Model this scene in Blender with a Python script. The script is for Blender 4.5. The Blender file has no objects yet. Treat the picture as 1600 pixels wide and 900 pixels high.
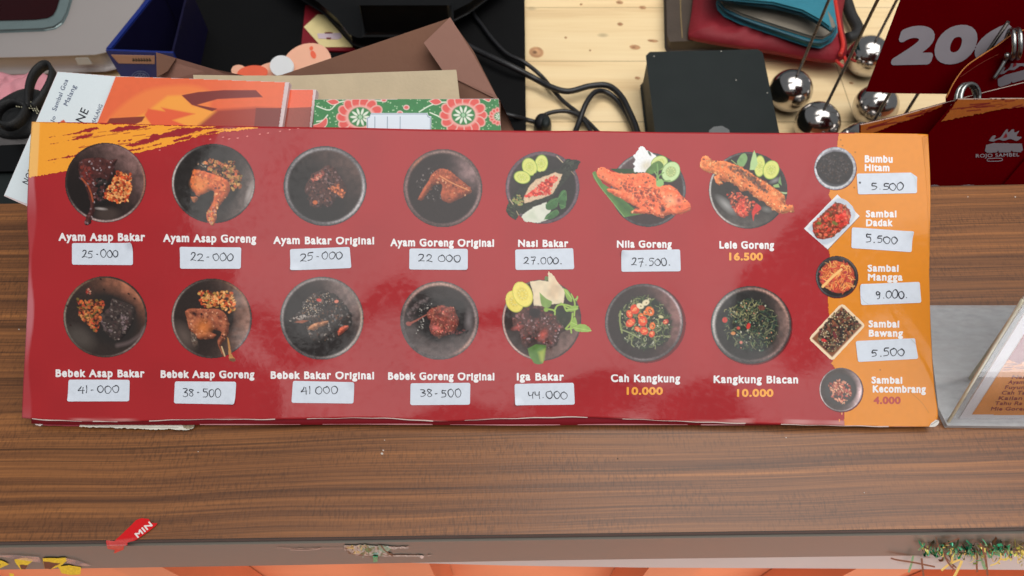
import bpy, math, random
import numpy as np
from mathutils import Vector, Matrix

SC = bpy.context.scene
COL = SC.collection
rng = random.Random(7)
nrng = np.random.default_rng(7)

# ------------------------------------------------------------------ camera
F = 1150.0                      # focal length in pixels of the 1600 x 900 photograph
TILT = math.radians(32)         # from straight down
CAM = np.array([0.0, -0.15, 0.385])
FWD = np.array([0.0, math.sin(TILT), -math.cos(TILT)])
UPV = np.array([0.0, math.cos(TILT), math.sin(TILT)])
cd = bpy.data.cameras.new("camera")
cam = bpy.data.objects.new("camera", cd)
COL.objects.link(cam)
cam.location = CAM
cam.rotation_euler = (TILT, 0, 0)
cd.sensor_width = 36.0
cd.lens = F / 1600 * 36.0
cd.clip_start = 0.01
cd.clip_end = 100
cd.dof.use_dof = True
cd.dof.focus_distance = 0.41
cd.dof.aperture_fstop = 14
SC.camera = cam

# ------------------------------------------------------------------ world, lamps, exposure
w = bpy.data.worlds.new("World")
SC.world = w
w.use_nodes = True
bg = w.node_tree.nodes["Background"]
bg.inputs[0].default_value = (0.90, 0.95, 1.0, 1)
bg.inputs[1].default_value = 0.20


def lamp(name, x0, x1, y0, y1, z, radiance, col=(1, 0.98, 0.95)):
    l = bpy.data.lights.new(name, 'AREA')
    l.shape = 'RECTANGLE'
    l.size = x1 - x0
    l.size_y = y1 - y0
    l.energy = radiance * 4 * l.size * l.size_y
    l.color = col
    o = bpy.data.objects.new(name, l)
    COL.objects.link(o)
    o.location = ((x0 + x1) / 2, (y0 + y1) / 2, z)
    return o


LR_ = 2.45                        # ceiling light: one wide panel with gaps, as mirrored in the film of the menu
lamp("ceiling_lamp", -0.72, 0.72, -0.62, 0.14, 1.6, LR_)
lamp("ceiling_lamp", 0.725, 1.50, -0.42, 0.14, 1.6, LR_)
lamp("ceiling_lamp", 0.05, 1.50, 0.145, 0.85, 1.6, LR_)
lamp("ceiling_lamp", 0.10, 0.74, -0.97, -0.625, 1.6, LR_)
lamp("ceiling_lamp", 0.745, 1.50, -1.05, -0.72, 1.6, LR_)
lamp("ceiling_lamp", -0.72, 0.095, -0.97, -0.72, 1.6, LR_)
kl = lamp("desk_fill", -0.25, 0.80, 0.45, 0.95, 0.95, 0.62, (1, 0.97, 0.92))  # unseen lamp added over the desk to brighten the pine
kl.data.spread = math.radians(62)
# added unseen lamps below counter level, in place of street daylight on front edge and floor
for xa, xb, rad in ((-1.2, 0.2, 2.0), (0.21, 1.5, 3.6)):
    dl = lamp("street_fill", xa, xb, -1.05, -0.55, -0.42, rad, (0.95, 0.98, 1.0))
    dl.rotation_euler = (math.radians(62), 0, 0)
SC.view_settings.view_transform = 'Standard'
SC.view_settings.look = 'None'
SC.view_settings.gamma = 1
SC.view_settings.use_curve_mapping = False
SC.view_settings.exposure = 0.0
SC.cycles.use_denoising = True
SC.cycles.max_bounces = 8
SC.cycles.transparent_max_bounces = 12
SC.cycles.caustics_reflective = False


# ------------------------------------------------------------------ geometry of the planes
def ray(px, py):
    return FWD + (px - 800.0) / F * np.array([1.0, 0, 0]) - (py - 450.0) / F * UPV


class Plane:
    """a real plane in the place: pixel of the photograph -> the point of the plane seen there"""
    def __init__(self, p, n):
        self.p = np.array(p, float)
        n = np.array(n, float)
        self.n = n / np.linalg.norm(n)
        if self.n @ FWD > 0:
            self.n = -self.n

    def __call__(self, px, py, off=0.0):
        px = np.asarray(px, float)
        py = np.asarray(py, float)
        d = FWD + ((px - 800.0) / F)[..., None] * np.array([1.0, 0, 0]) - ((py - 450.0) / F)[..., None] * UPV
        t = ((self.p - CAM) @ self.n) / (d @ self.n)
        return CAM + d * t[..., None] + self.n * off


def flat(z):
    return Plane((0, 0, z), (0, 0, 1))


BETA = math.radians(27)
MN = np.array([0, -math.sin(BETA), math.cos(BETA)])
MU = np.array([0, math.cos(BETA), math.sin(BETA)])
M0 = np.array([0, 0.003, 0.0078])          # lower edge of the menu, just above the counter
menu_plane = Plane(M0, MN)


def bend(a, b):
    return (0.00075 * np.sin(a * 21 + 0.7) * np.sin(b * 15 + 0.5)
            + 0.00045 * np.sin(a * 47 + b * 30 + 1.0)
            + 0.00022 * np.sin(a * 90 - b * 55)
            + 0.0009 * np.exp(-((a + 0.02) / 0.035) ** 2 - (b / 0.02) ** 2)
            - 0.0010 * np.exp(-((a - 0.03) / 0.05) ** 2 - (b / 0.02) ** 2))


class Bent:
    def __init__(self, base, lift=0.0):
        self.base, self.lift = base, lift

    def __call__(self, px, py, off=0.0):
        P = self.base(px, py)
        a = P[..., 0]
        b = (P - M0) @ MU
        return P + MN * (bend(a, b) + off + self.lift)[..., None]


MENU = Bent(menu_plane)


def behind(d):
    return Plane(M0 - MN * d, MN)


# counter: front and rear edge lines on z = 0
TOP = flat(0.0)
DESK_Z = -0.13


# ------------------------------------------------------------------ materials
def lin(c):
    c = np.asarray(c, float) / 255.0
    return np.where(c <= 0.04045, c / 12.92, ((c + 0.055) / 1.055) ** 2.4)


def S(r, g, b):
    return tuple(lin((r, g, b))) + (1.0,)


def new_mat(name):
    m = bpy.data.materials.new(name)
    m.use_nodes = True
    return m, m.node_tree.nodes, m.node_tree.links, m.node_tree.nodes["Principled BSDF"]


def mat(name, col, rough=0.5, metal=0.0, coat=0.0, coat_rough=0.05, var=0.12, scale=60, bump=0.0, spec=0.5):
    """procedural paint/paper/plastic: base colour broken up by noise, rough spots, fine bump"""
    m, N, L, p = new_mat(name)
    tc = N.new('ShaderNodeTexCoord')
    nz = N.new('ShaderNodeTexNoise')
    nz.inputs['Scale'].default_value = scale
    nz.inputs['Detail'].default_value = 6
    L.new(tc.outputs['Object'], nz.inputs['Vector'])
    mx = N.new('ShaderNodeMix')
    mx.data_type = 'RGBA'
    c = np.array(col[:3])
    mx.inputs[6].default_value = tuple(c * (1 - var)) + (1,)
    mx.inputs[7].default_value = tuple(np.minimum(c * (1 + var), 1)) + (1,)
    L.new(nz.outputs['Fac'], mx.inputs[0])
    L.new(mx.outputs[2], p.inputs['Base Color'])
    mr = N.new('ShaderNodeMapRange')
    mr.inputs[3].default_value = max(rough - 0.08, 0.02)
    mr.inputs[4].default_value = rough + 0.08
    L.new(nz.outputs['Fac'], mr.inputs[0])
    L.new(mr.outputs[0], p.inputs['Roughness'])
    p.inputs['Metallic'].default_value = metal
    p.inputs['Coat Weight'].default_value = coat
    p.inputs['Coat Roughness'].default_value = coat_rough
    p.inputs['Specular IOR Level'].default_value = spec
    if bump:
        b = N.new('ShaderNodeBump')
        b.inputs['Strength'].default_value = bump
        b.inputs['Distance'].default_value = 0.001
        nf = N.new('ShaderNodeTexNoise')
        nf.inputs['Scale'].default_value = scale * 6
        nf.inputs['Detail'].default_value = 4
        L.new(tc.outputs['Object'], nf.inputs['Vector'])
        L.new(nf.outputs['Fac'], b.inputs['Height'])
        L.new(b.outputs[0], p.inputs['Normal'])
    return m


def print_mat(name, rough, coat, coat_rough, scuff=0.0):
    """ink colours carried by the sheet, under a clear film"""
    m, N, L, p = new_mat(name)
    at = N.new('ShaderNodeAttribute')
    at.attribute_name = "ink"
    L.new(at.outputs['Color'], p.inputs['Base Color'])
    p.inputs['Roughness'].default_value = rough
    p.inputs['Coat Weight'].default_value = coat
    p.inputs['Coat Roughness'].default_value = coat_rough
    p.inputs['Specular IOR Level'].default_value = 0.15 if coat else 0.4
    if scuff:
        tc = N.new('ShaderNodeTexCoord')
        nz = N.new('ShaderNodeTexNoise')
        nz.inputs['Scale'].default_value = 38
        nz.inputs['Detail'].default_value = 5
        nz.inputs['Roughness'].default_value = 0.6
        L.new(tc.outputs['Object'], nz.inputs['Vector'])
        b = N.new('ShaderNodeBump')
        b.inputs['Strength'].default_value = scuff
        b.inputs['Distance'].default_value = 0.0006
        L.new(nz.outputs['Fac'], b.inputs['Height'])
        L.new(b.outputs[0], p.inputs['Coat Normal'])
        n2 = N.new('ShaderNodeTexNoise')
        n2.inputs['Scale'].default_value = 300
        L.new(tc.outputs['Object'], n2.inputs['Vector'])
        mr = N.new('ShaderNodeMapRange')
        mr.inputs[1].default_value = 0.45
        mr.inputs[2].default_value = 0.75
        mr.inputs[3].default_value = coat_rough
        mr.inputs[4].default_value = coat_rough + 0.12
        L.new(n2.outputs['Fac'], mr.inputs[0])
        L.new(mr.outputs[0], p.inputs['Coat Roughness'])
    return m


M = {}
M['film'] = print_mat("laminated_print", 0.5, 0.55, 0.06, 0.13)
M['paper_print'] = print_mat("paper_print", 0.55, 0.0, 0.1)
M['gloss_print'] = print_mat("gloss_print", 0.4, 0.5, 0.15)
M['ink'] = mat("pen_ink", S(38, 40, 52), 0.5)
M['white_edge'] = mat("worn_white_edge", S(212, 190, 182), 0.8, var=0.2, scale=250)
M['red_card'] = mat("red_card", S(150, 30, 40), 0.4, coat=0.6, coat_rough=0.12)
M['white_paper'] = mat("white_paper", S(226, 234, 240), 0.6, var=0.03)
M['page_edges'] = mat("page_edges", S(225, 205, 205), 0.8, var=0.12, scale=400)
M['kraft'] = mat("kraft_board", S(196, 178, 148), 0.8, var=0.12, scale=90, bump=0.2)
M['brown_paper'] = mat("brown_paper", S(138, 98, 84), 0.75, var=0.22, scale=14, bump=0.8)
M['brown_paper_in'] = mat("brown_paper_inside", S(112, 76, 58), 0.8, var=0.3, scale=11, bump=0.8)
M['black_matt'] = mat("black_matt_plastic", S(36, 41, 41), 0.5, var=0.15, scale=40, spec=0.2)
M['black_soft'] = mat("black_board", S(11, 11, 12), 0.6, var=0.25, scale=30, spec=0.12)
M['black_edge'] = mat("black_board_edge", S(48, 54, 62), 0.35)
M['black_gloss'] = mat("black_gloss", S(9, 9, 10), 0.35, spec=0.25)
M['black_rubber'] = mat("black_rubber", S(24, 24, 27), 0.4, var=0.15)
M['chrome'] = mat("chrome", (0.54, 0.51, 0.49), 0.15, metal=1.0, var=0.14, scale=30, bump=0.10)
M['rod'] = mat("dull_steel_rod", (0.16, 0.14, 0.13), 0.28, metal=1.0, var=0.25, scale=120)
M['coil'] = mat("grey_steel_wire", (0.42, 0.43, 0.42), 0.28, metal=1.0, var=0.15)
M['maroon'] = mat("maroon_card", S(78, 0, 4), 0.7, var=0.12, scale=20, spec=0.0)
M['card_white'] = mat("card_white_print", S(132, 126, 132), 0.7, spec=0.1)  # white print greyed down to stand for the dim light on the cards
M['silver'] = mat("silver_plastic", S(176, 168, 165), 0.45, var=0.04, scale=20, metal=0.15)
M['teal_grey'] = mat("grey_green_bezel", S(132, 150, 150), 0.3, metal=0.4, coat=0.3)
M['dark_glass'] = mat("dark_window", S(42, 4, 8), 0.3, spec=0.12)
M['grey_tab'] = mat("beige_tab", S(170, 165, 155), 0.6)
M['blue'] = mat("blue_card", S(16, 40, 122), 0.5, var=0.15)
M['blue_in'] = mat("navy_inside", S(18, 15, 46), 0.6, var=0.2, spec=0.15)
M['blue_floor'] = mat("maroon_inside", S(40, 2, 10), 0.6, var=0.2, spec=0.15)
M['tan_label'] = mat("tan_label", S(196, 150, 125), 0.7)
M['pale_blue'] = mat("pale_blue_print", S(120, 140, 190), 0.6)
M['peach'] = mat("peach_plastic", S(238, 178, 148), 0.5, var=0.06)
M['orange'] = mat("orange_plastic", S(236, 96, 60), 0.5, var=0.08)
M['white_plastic'] = mat("white_plastic", S(222, 224, 226), 0.5, var=0.05)
M['red_sleeve'] = mat("red_sleeve", S(120, 10, 28), 0.5)
M['cream_card'] = mat("cream_card", S(226, 208, 150), 0.6)
M['lilac'] = mat("lilac_label", S(205, 185, 195), 0.6)
M['dark_red_ink'] = mat("dark_red_ink", S(110, 30, 40), 0.6)
M['wallet_brown'] = mat("brown_leather", S(66, 54, 44), 0.55, var=0.25, scale=80, bump=0.3)
M['stitch'] = mat("tan_stitch", S(125, 105, 70), 0.8)
M['red_cloth'] = mat("red_cloth", S(124, 6, 26), 0.7, var=0.3, scale=25, bump=0.6)
M['red_zip'] = mat("red_zip", S(196, 44, 34), 0.5)
M['teal'] = mat("teal_leatherette", S(36, 116, 134), 0.55, var=0.16, scale=40, bump=0.6)
M['teal_dark'] = mat("teal_edge", S(12, 72, 88), 0.5)
M['wallet_in'] = mat("grey_lining", S(120, 112, 100), 0.7, var=0.2, scale=70)
M['pink_cloth'] = mat("pink_cloth", S(222, 150, 160), 0.85, var=0.15, scale=30, bump=0.5)
M['grey_cloth'] = mat("grey_cloth", S(96, 92, 92), 0.85, var=0.3, scale=60, bump=0.5)
M['black_strap'] = mat("black_webbing", S(26, 26, 27), 0.55, var=0.2, scale=200, bump=0.6)
M['edge_band'] = mat("grey_brown_edge_band", S(118, 112, 102), 0.42, var=0.08, scale=14, spec=0.5)
M['seam'] = mat("dark_seam", S(62, 46, 38), 0.6, var=0.35, scale=160)
M['fascia'] = mat("pale_fascia", S(192, 184, 178), 0.5, var=0.06, scale=25)
M['carcass'] = mat("counter_front", S(216, 130, 88), 0.6, var=0.14, scale=18)
M['tape_red'] = mat("red_tape", S(212, 20, 26), 0.35, coat=0.5)
M['tape_white'] = mat("white_tape_print", S(238, 226, 222), 0.4)
M['tape_yellow'] = mat("yellow_tape", S(236, 208, 20), 0.35, coat=0.5, var=0.15)
M['tape_black'] = mat("black_tape_print", S(40, 30, 12), 0.35, coat=0.5)
M['dull_sticker'] = mat("dull_grey_sticker", S(104, 106, 106), 0.5)
M['scrape'] = mat("glue_residue", S(176, 172, 162), 0.6, var=0.3, scale=300)
M['tinsel_green'] = mat("green_foil", (0.02, 0.44, 0.22), 0.3, metal=0.25, var=0.5, scale=300)
M['tinsel_gold'] = mat("gold_foil", (0.95, 0.76, 0.18), 0.3, metal=0.2, var=0.3, scale=400)
M['tinsel_dark'] = mat("dark_foil", (0.055, 0.035, 0.015), 0.3, metal=0.6, var=0.4, scale=400)
M['insert_white'] = mat("insert_paper", S(240, 236, 240), 0.6)


def clear_mat(name, tint, gloss=0.08, alpha=0.10, rough=0.03):
    """thin clear plastic: lets light through, with its own tint and surface gloss"""
    m, N, L, p = new_mat(name)
    N.remove(p)
    out = N["Material Output"]
    tr = N.new('ShaderNodeBsdfTransparent')
    df = N.new('ShaderNodeBsdfDiffuse')
    df.inputs[0].default_value = tint
    gl = N.new('ShaderNodeBsdfGlossy')
    gl.inputs['Roughness'].default_value = rough
    lw = N.new('ShaderNodeLayerWeight')
    lw.inputs[0].default_value = 0.5
    pw = N.new('ShaderNodeMath'); pw.operation = 'POWER'; pw.inputs[1].default_value = 4.0
    L.new(lw.outputs['Facing'], pw.inputs[0])
    fr = N.new('ShaderNodeMath'); fr.operation = 'MULTIPLY_ADD'
    fr.inputs[1].default_value = 0.6; fr.inputs[2].default_value = 0.035
    L.new(pw.outputs[0], fr.inputs[0])
    nz = N.new('ShaderNodeTexNoise')
    nz.inputs['Scale'].default_value = 25
    nz.inputs['Detail'].default_value = 5
    mr = N.new('ShaderNodeMapRange')
    mr.inputs[3].default_value = alpha * 0.6
    mr.inputs[4].default_value = alpha * 1.4
    L.new(nz.outputs['Fac'], mr.inputs[0])
    a = N.new('ShaderNodeMixShader')
    b = N.new('ShaderNodeMixShader')
    L.new(mr.outputs[0], a.inputs[0])
    L.new(tr.outputs[0], a.inputs[1])
    L.new(df.outputs[0], a.inputs[2])
    L.new(fr.outputs[0], b.inputs[0])
    L.new(a.outputs[0], b.inputs[1])
    L.new(gl.outputs[0], b.inputs[2])
    L.new(b.outputs[0], out.inputs[0])
    return m


M['acrylic'] = clear_mat("clear_acrylic", S(230, 232, 235), alpha=0.05)
M['acrylic_base'] = clear_mat("scratched_acrylic", S(214, 217, 220), alpha=0.46, rough=0.15)
M['acrylic_edge'] = mat("polished_acrylic_edge", S(214, 204, 178), 0.2, coat=0.6, var=0.2, scale=300)
M['film_clear'] = clear_mat("clear_film", S(225, 228, 228), alpha=0.16)


def wood_walnut():
    m, N, L, p = new_mat("walnut_laminate")
    tc = N.new('ShaderNodeTexCoord')
    # slow warp so the grain wanders and swings up on the right
    mp0 = N.new('ShaderNodeMapping')
    mp0.inputs['Scale'].default_value = (2.2, 5, 1)
    n0 = N.new('ShaderNodeTexNoise')
    n0.inputs['Scale'].default_value = 1.6
    n0.inputs['Detail'].default_value = 2
    L.new(tc.outputs['Object'], mp0.inputs[0])
    L.new(mp0.outputs[0], n0.inputs[0])
    sep = N.new('ShaderNodeSeparateXYZ')
    L.new(tc.outputs['Object'], sep.inputs[0])
    wv = N.new('ShaderNodeMath'); wv.operation = 'MULTIPLY_ADD'
    wv.inputs[1].default_value = 0.016
    L.new(n0.outputs['Fac'], wv.inputs[0])
    L.new(sep.outputs['Y'], wv.inputs[2])
    sl = N.new('ShaderNodeMath'); sl.operation = 'MULTIPLY_ADD'
    sl.inputs[1].default_value = -0.025
    L.new(sep.outputs['X'], sl.inputs[0])
    L.new(wv.outputs[0], sl.inputs[2])
    cb = N.new('ShaderNodeCombineXYZ')
    L.new(sep.outputs['X'], cb.inputs[0])
    L.new(sl.outputs[0], cb.inputs[1])

    def layer(sx, sy, det, rough=0.6):
        mp = N.new('ShaderNodeMapping')
        mp.inputs['Scale'].default_value = (sx, sy, 1)
        n = N.new('ShaderNodeTexNoise')
        n.inputs['Scale'].default_value = 1.0
        n.inputs['Detail'].default_value = det
        n.inputs['Roughness'].default_value = rough
        L.new(cb.outputs[0], mp.inputs[0])
        L.new(mp.outputs[0], n.inputs[0])
        return n
    broad = layer(1.3, 190, 6, 0.74)
    fine = layer(6, 900, 5, 0.75)
    fleck = layer(900, 230, 2, 0.5)
    patch = layer(14, 60, 3)
    line = layer(0.9, 300, 2)
    r1 = N.new('ShaderNodeValToRGB')
    e = r1.color_ramp.elements
    e[0].position = 0.22; e[0].color = S(78, 46, 25)
    e[1].position = 0.76; e[1].color = S(186, 120, 64)
    k = e.new(0.42); k.color = S(116, 72, 40)
    k = e.new(0.58); k.color = S(149, 95, 52)
    add = N.new('ShaderNodeMath'); add.operation = 'MULTIPLY_ADD'
    add.inputs[1].default_value = 0.7
    sub = N.new('ShaderNodeMath'); sub.operation = 'SUBTRACT'
    sub.inputs[1].default_value = 0.5
    L.new(fine.outputs['Fac'], sub.inputs[0])
    L.new(sub.outputs[0], add.inputs[0])
    L.new(broad.outputs['Fac'], add.inputs[2])
    L.new(add.outputs[0], r1.inputs[0])
    tone = layer(2.2, 16, 2)
    tn_ = N.new('ShaderNodeMath'); tn_.operation = 'MULTIPLY_ADD'; tn_.inputs[1].default_value = 0.22
    L.new(tone.outputs['Fac'], tn_.inputs[0]); L.new(add.outputs[0], tn_.inputs[2])
    ts_ = N.new('ShaderNodeMath'); ts_.operation = 'SUBTRACT'; ts_.inputs[1].default_value = 0.12
    L.new(tn_.outputs[0], ts_.inputs[0]); L.new(ts_.outputs[0], r1.inputs[0])
    # short dark pores standing across the grain, in patches
    pm_ = N.new('ShaderNodeMapRange')
    pm_.inputs[1].default_value = 0.40; pm_.inputs[2].default_value = 0.62
    pm_.inputs[3].default_value = 0.06; pm_.inputs[4].default_value = 0.34
    L.new(patch.outputs['Fac'], pm_.inputs[0])
    r2 = N.new('ShaderNodeMapRange')
    r2.inputs[1].default_value = 0.36; r2.inputs[2].default_value = 0.52
    r2.inputs[3].default_value = 1.0; r2.inputs[4].default_value = 0.0
    L.new(fleck.outputs['Fac'], r2.inputs[0])
    fm = N.new('ShaderNodeMath'); fm.operation = 'MULTIPLY'
    L.new(r2.outputs[0], fm.inputs[0]); L.new(pm_.outputs[0], fm.inputs[1])
    iv = N.new('ShaderNodeMath'); iv.operation = 'SUBTRACT'; iv.inputs[0].default_value = 1.0
    L.new(fm.outputs[0], iv.inputs[1])
    r3 = N.new('ShaderNodeMapRange')
    r3.inputs[1].default_value = 0.34; r3.inputs[2].default_value = 0.40
    r3.inputs[3].default_value = 0.55; r3.inputs[4].default_value = 1.0
    L.new(line.outputs['Fac'], r3.inputs[0])
    mu = N.new('ShaderNodeMath'); mu.operation = 'MULTIPLY'
    L.new(iv.outputs[0], mu.inputs[0]); L.new(r3.outputs[0], mu.inputs[1])
    mx = N.new('ShaderNodeMix'); mx.data_type = 'RGBA'; mx.blend_type = 'MULTIPLY'
    mx.inputs[0].default_value = 1.0
    L.new(r1.outputs[0], mx.inputs[6]); L.new(mu.outputs[0], mx.inputs[7])
    L.new(mx.outputs[2], p.inputs['Base Color'])
    p.inputs['Roughness'].default_value = 0.36
    p.inputs['Specular IOR Level'].default_value = 0.62
    bp = N.new('ShaderNodeBump')
    bp.inputs['Strength'].default_value = 0.12
    bp.inputs['Distance'].default_value = 0.0005
    L.new(fleck.outputs['Fac'], bp.inputs['Height'])
    L.new(bp.outputs[0], p.inputs['Normal'])
    return m


def wood_pine():
    m, N, L, p = new_mat("pine_boards")
    tc = N.new('ShaderNodeTexCoord')
    sep = N.new('ShaderNodeSeparateXYZ')
    L.new(tc.outputs['Object'], sep.inputs[0])
    br = N.new('ShaderNodeTexBrick')
    br.offset = 0.4
    br.inputs['Scale'].default_value = 1.0
    br.inputs['Brick Width'].default_value = 0.55
    br.inputs['Row Height'].default_value = 0.085
    br.inputs['Mortar Size'].default_value = 0.0006
    br.inputs['Mortar Smooth'].default_value = 0.3
    br.inputs['Color1'].default_value = (0.0, 0.0, 0.0, 1)
    br.inputs['Color2'].default_value = (1, 1, 1, 1)
    L.new(tc.outputs['Object'], br.inputs['Vector'])

    def layer(sx, sy, det, dist=0.0):
        mp = N.new('ShaderNodeMapping')
        mp.inputs['Scale'].default_value = (sx, sy, 1)
        n = N.new('ShaderNodeTexNoise')
        n.inputs['Scale'].default_value = 1.0
        n.inputs['Detail'].default_value = det
        n.inputs['Distortion'].default_value = dist
        L.new(tc.outputs['Object'], mp.inputs[0]); L.new(mp.outputs[0], n.inputs[0])
        return n
    g = layer(3.5, 48, 3, 0.25)
    g2 = layer(22, 420, 3)
    r = N.new('ShaderNodeValToRGB')
    e = r.color_ramp.elements
    e[0].position = 0.22; e[0].color = S(212, 176, 128)
    e[1].position = 0.80; e[1].color = S(244, 220, 176)
    k = e.new(0.5); k.color = S(236, 208, 160)
    ad = N.new('ShaderNodeMath'); ad.operation = 'MULTIPLY_ADD'; ad.inputs[1].default_value = 0.25
    L.new(g2.outputs['Fac'], ad.inputs[0]); L.new(g.outputs['Fac'], ad.inputs[2])
    ad2 = N.new('ShaderNodeMath'); ad2.operation = 'SUBTRACT'; ad2.inputs[1].default_value = 0.12
    L.new(ad.outputs[0], ad2.inputs[0])
    L.new(ad2.outputs[0], r.inputs[0])
    # knots
    mp = N.new('ShaderNodeMapping'); mp.inputs['Scale'].default_value = (15, 26, 1)
    vo = N.new('ShaderNodeTexVoronoi'); vo.inputs['Scale'].default_value = 1.0
    L.new(tc.outputs['Object'], mp.inputs[0]); L.new(mp.outputs[0], vo.inputs[0])
    kn = N.new('ShaderNodeMapRange')
    kn.inputs[1].default_value = 0.05; kn.inputs[2].default_value = 0.13
    kn.inputs[3].default_value = 0.45; kn.inputs[4].default_value = 1.0
    L.new(vo.outputs['Distance'], kn.inputs[0])
    mx = N.new('ShaderNodeMix'); mx.data_type = 'RGBA'; mx.blend_type = 'MULTIPLY'; mx.inputs[0].default_value = 1
    L.new(r.outputs[0], mx.inputs[6]); L.new(kn.outputs[0], mx.inputs[7])
    # board tone and seams
    tn = N.new('ShaderNodeMapRange'); tn.inputs[3].default_value = 0.9; tn.inputs[4].default_value = 1.02
    L.new(br.outputs['Color'], tn.inputs[0])
    mx2 = N.new('ShaderNodeMix'); mx2.data_type = 'RGBA'; mx2.blend_type = 'MULTIPLY'; mx2.inputs[0].default_value = 1
    L.new(mx.outputs[2], mx2.inputs[6]); L.new(tn.outputs[0], mx2.inputs[7])
    mx3 = N.new('ShaderNodeMix'); mx3.data_type = 'RGBA'
    sm = N.new('ShaderNodeMath'); sm.operation = 'MULTIPLY'; sm.inputs[1].default_value = 0.55
    L.new(br.outputs['Fac'], sm.inputs[0])
    L.new(sm.outputs[0], mx3.inputs[0]); L.new(mx2.outputs[2], mx3.inputs[6])
    mx3.inputs[7].default_value = S(120, 88, 56)
    L.new(mx3.outputs[2], p.inputs['Base Color'])
    p.inputs['Roughness'].default_value = 0.5
    return m


def floor_tiles():
    m, N, L, p = new_mat("terracotta_tiles")
    tc = N.new('ShaderNodeTexCoord')
    br = N.new('ShaderNodeTexBrick')
    br.offset = 0.5
    br.inputs['Scale'].default_value = 1.0
    br.inputs['Brick Width'].default_value = 0.24
    br.inputs['Row Height'].default_value = 0.034
    br.inputs['Mortar Size'].default_value = 0.006
    br.inputs['Color1'].default_value = S(240, 162, 122)
    br.inputs['Color2'].default_value = S(226, 140, 100)
    br.inputs['Mortar'].default_value = S(140, 62, 40)
    mp = N.new('ShaderNodeMapping'); mp.inputs['Rotation'].default_value = (0, 0, 0.5)
    L.new(tc.outputs['Object'], mp.inputs[0])
    L.new(mp.outputs[0], br.inputs['Vector'])
    nz = N.new('ShaderNodeTexNoise'); nz.inputs['Scale'].default_value = 40; nz.inputs['Detail'].default_value = 5
    L.new(tc.outputs['Object'], nz.inputs[0])
    mr = N.new('ShaderNodeMapRange'); mr.inputs[3].default_value = 0.8; mr.inputs[4].default_value = 1.1
    L.new(nz.outputs['Fac'], mr.inputs[0])
    mx = N.new('ShaderNodeMix'); mx.data_type = 'RGBA'; mx.blend_type = 'MULTIPLY'; mx.inputs[0].default_value = 1
    L.new(br.outputs['Color'], mx.inputs[6]); L.new(mr.outputs[0], mx.inputs[7])
    L.new(mx.outputs[2], p.inputs['Base Color'])
    p.inputs['Roughness'].default_value = 0.6
    return m


M['walnut'] = wood_walnut()
M['pine'] = wood_pine()
M['tiles'] = floor_tiles()


# ------------------------------------------------------------------ object helpers
def thing(name, label, cat, loc, group=None):
    o = bpy.data.objects.new(name, None)
    o.empty_display_size = 0.02
    o.location = tuple(loc)
    COL.objects.link(o)
    o["label"] = label
    o["category"] = cat
    if group:
        o["group"] = group
    return o


def world_loc(o):
    v = Vector(o.location)
    if o.parent:
        v = world_loc(o.parent) + v if o.parent.type == 'EMPTY' else v
    return v


ORIGIN = {}


def mk(name, verts, faces, material, parent=None, smooth=False, label=None):
    """one mesh object from world-space vertices; its origin is its parent thing's base (or its own centre)"""
    V = np.asarray(verts, float).reshape(-1, 3)
    org = ORIGIN.get(parent.name) if parent is not None else None
    if org is None:
        org = np.array(parent.location) if parent is not None else V.mean(axis=0)
    me = bpy.data.meshes.new(name)
    me.from_pydata((V - org).tolist(), [], [list(map(int, f)) for f in faces])
    me.update()
    if smooth:
        me.polygons.foreach_set('use_smooth', [True] * len(me.polygons))
    me.materials.append(material)
    o = bpy.data.objects.new(name, me)
    COL.objects.link(o)
    ORIGIN[o.name] = org
    if parent is not None:
        o.parent = parent
    else:
        o.location = tuple(org)
    if label:
        o["label"] = label
    return o


def tag(o, label, cat, group=None):
    o["label"] = label
    o["category"] = cat
    if group:
        o["group"] = group
    return o


def slab_geo(top, thick, n):
    top = np.asarray(top, float)
    k = len(top)
    V = np.vstack([top, top - np.asarray(n) * thick])
    F_ = [list(range(k)), list(range(2 * k - 1, k - 1, -1))]
    F_ += [[i, k + i, k + (i + 1) % k, (i + 1) % k][::-1] for i in range(k)]
    # orient so the first face looks along n
    a = V[1] - V[0]
    s = np.zeros(3)
    for i in range(k):
        s += np.cross(V[i] - V[0], V[(i + 1) % k] - V[0])
    if s @ np.asarray(n) < 0:
        F_ = [f[::-1] for f in F_]
    return V, F_


def slab(name, plane, poly, thick, material, parent=None, off=0.0, label=None, bevel=0.0, segs=2):
    P = plane(np.array([p[0] for p in poly]), np.array([p[1] for p in poly]), off)
    V, F_ = slab_geo(P, thick, plane.n)
    o = mk(name, V, F_, material, parent, label=label)
    if bevel:
        b = o.modifiers.new("bevel", 'BEVEL')
        b.width = bevel
        b.segments = segs
        b.limit_method = 'ANGLE'
    return o


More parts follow.
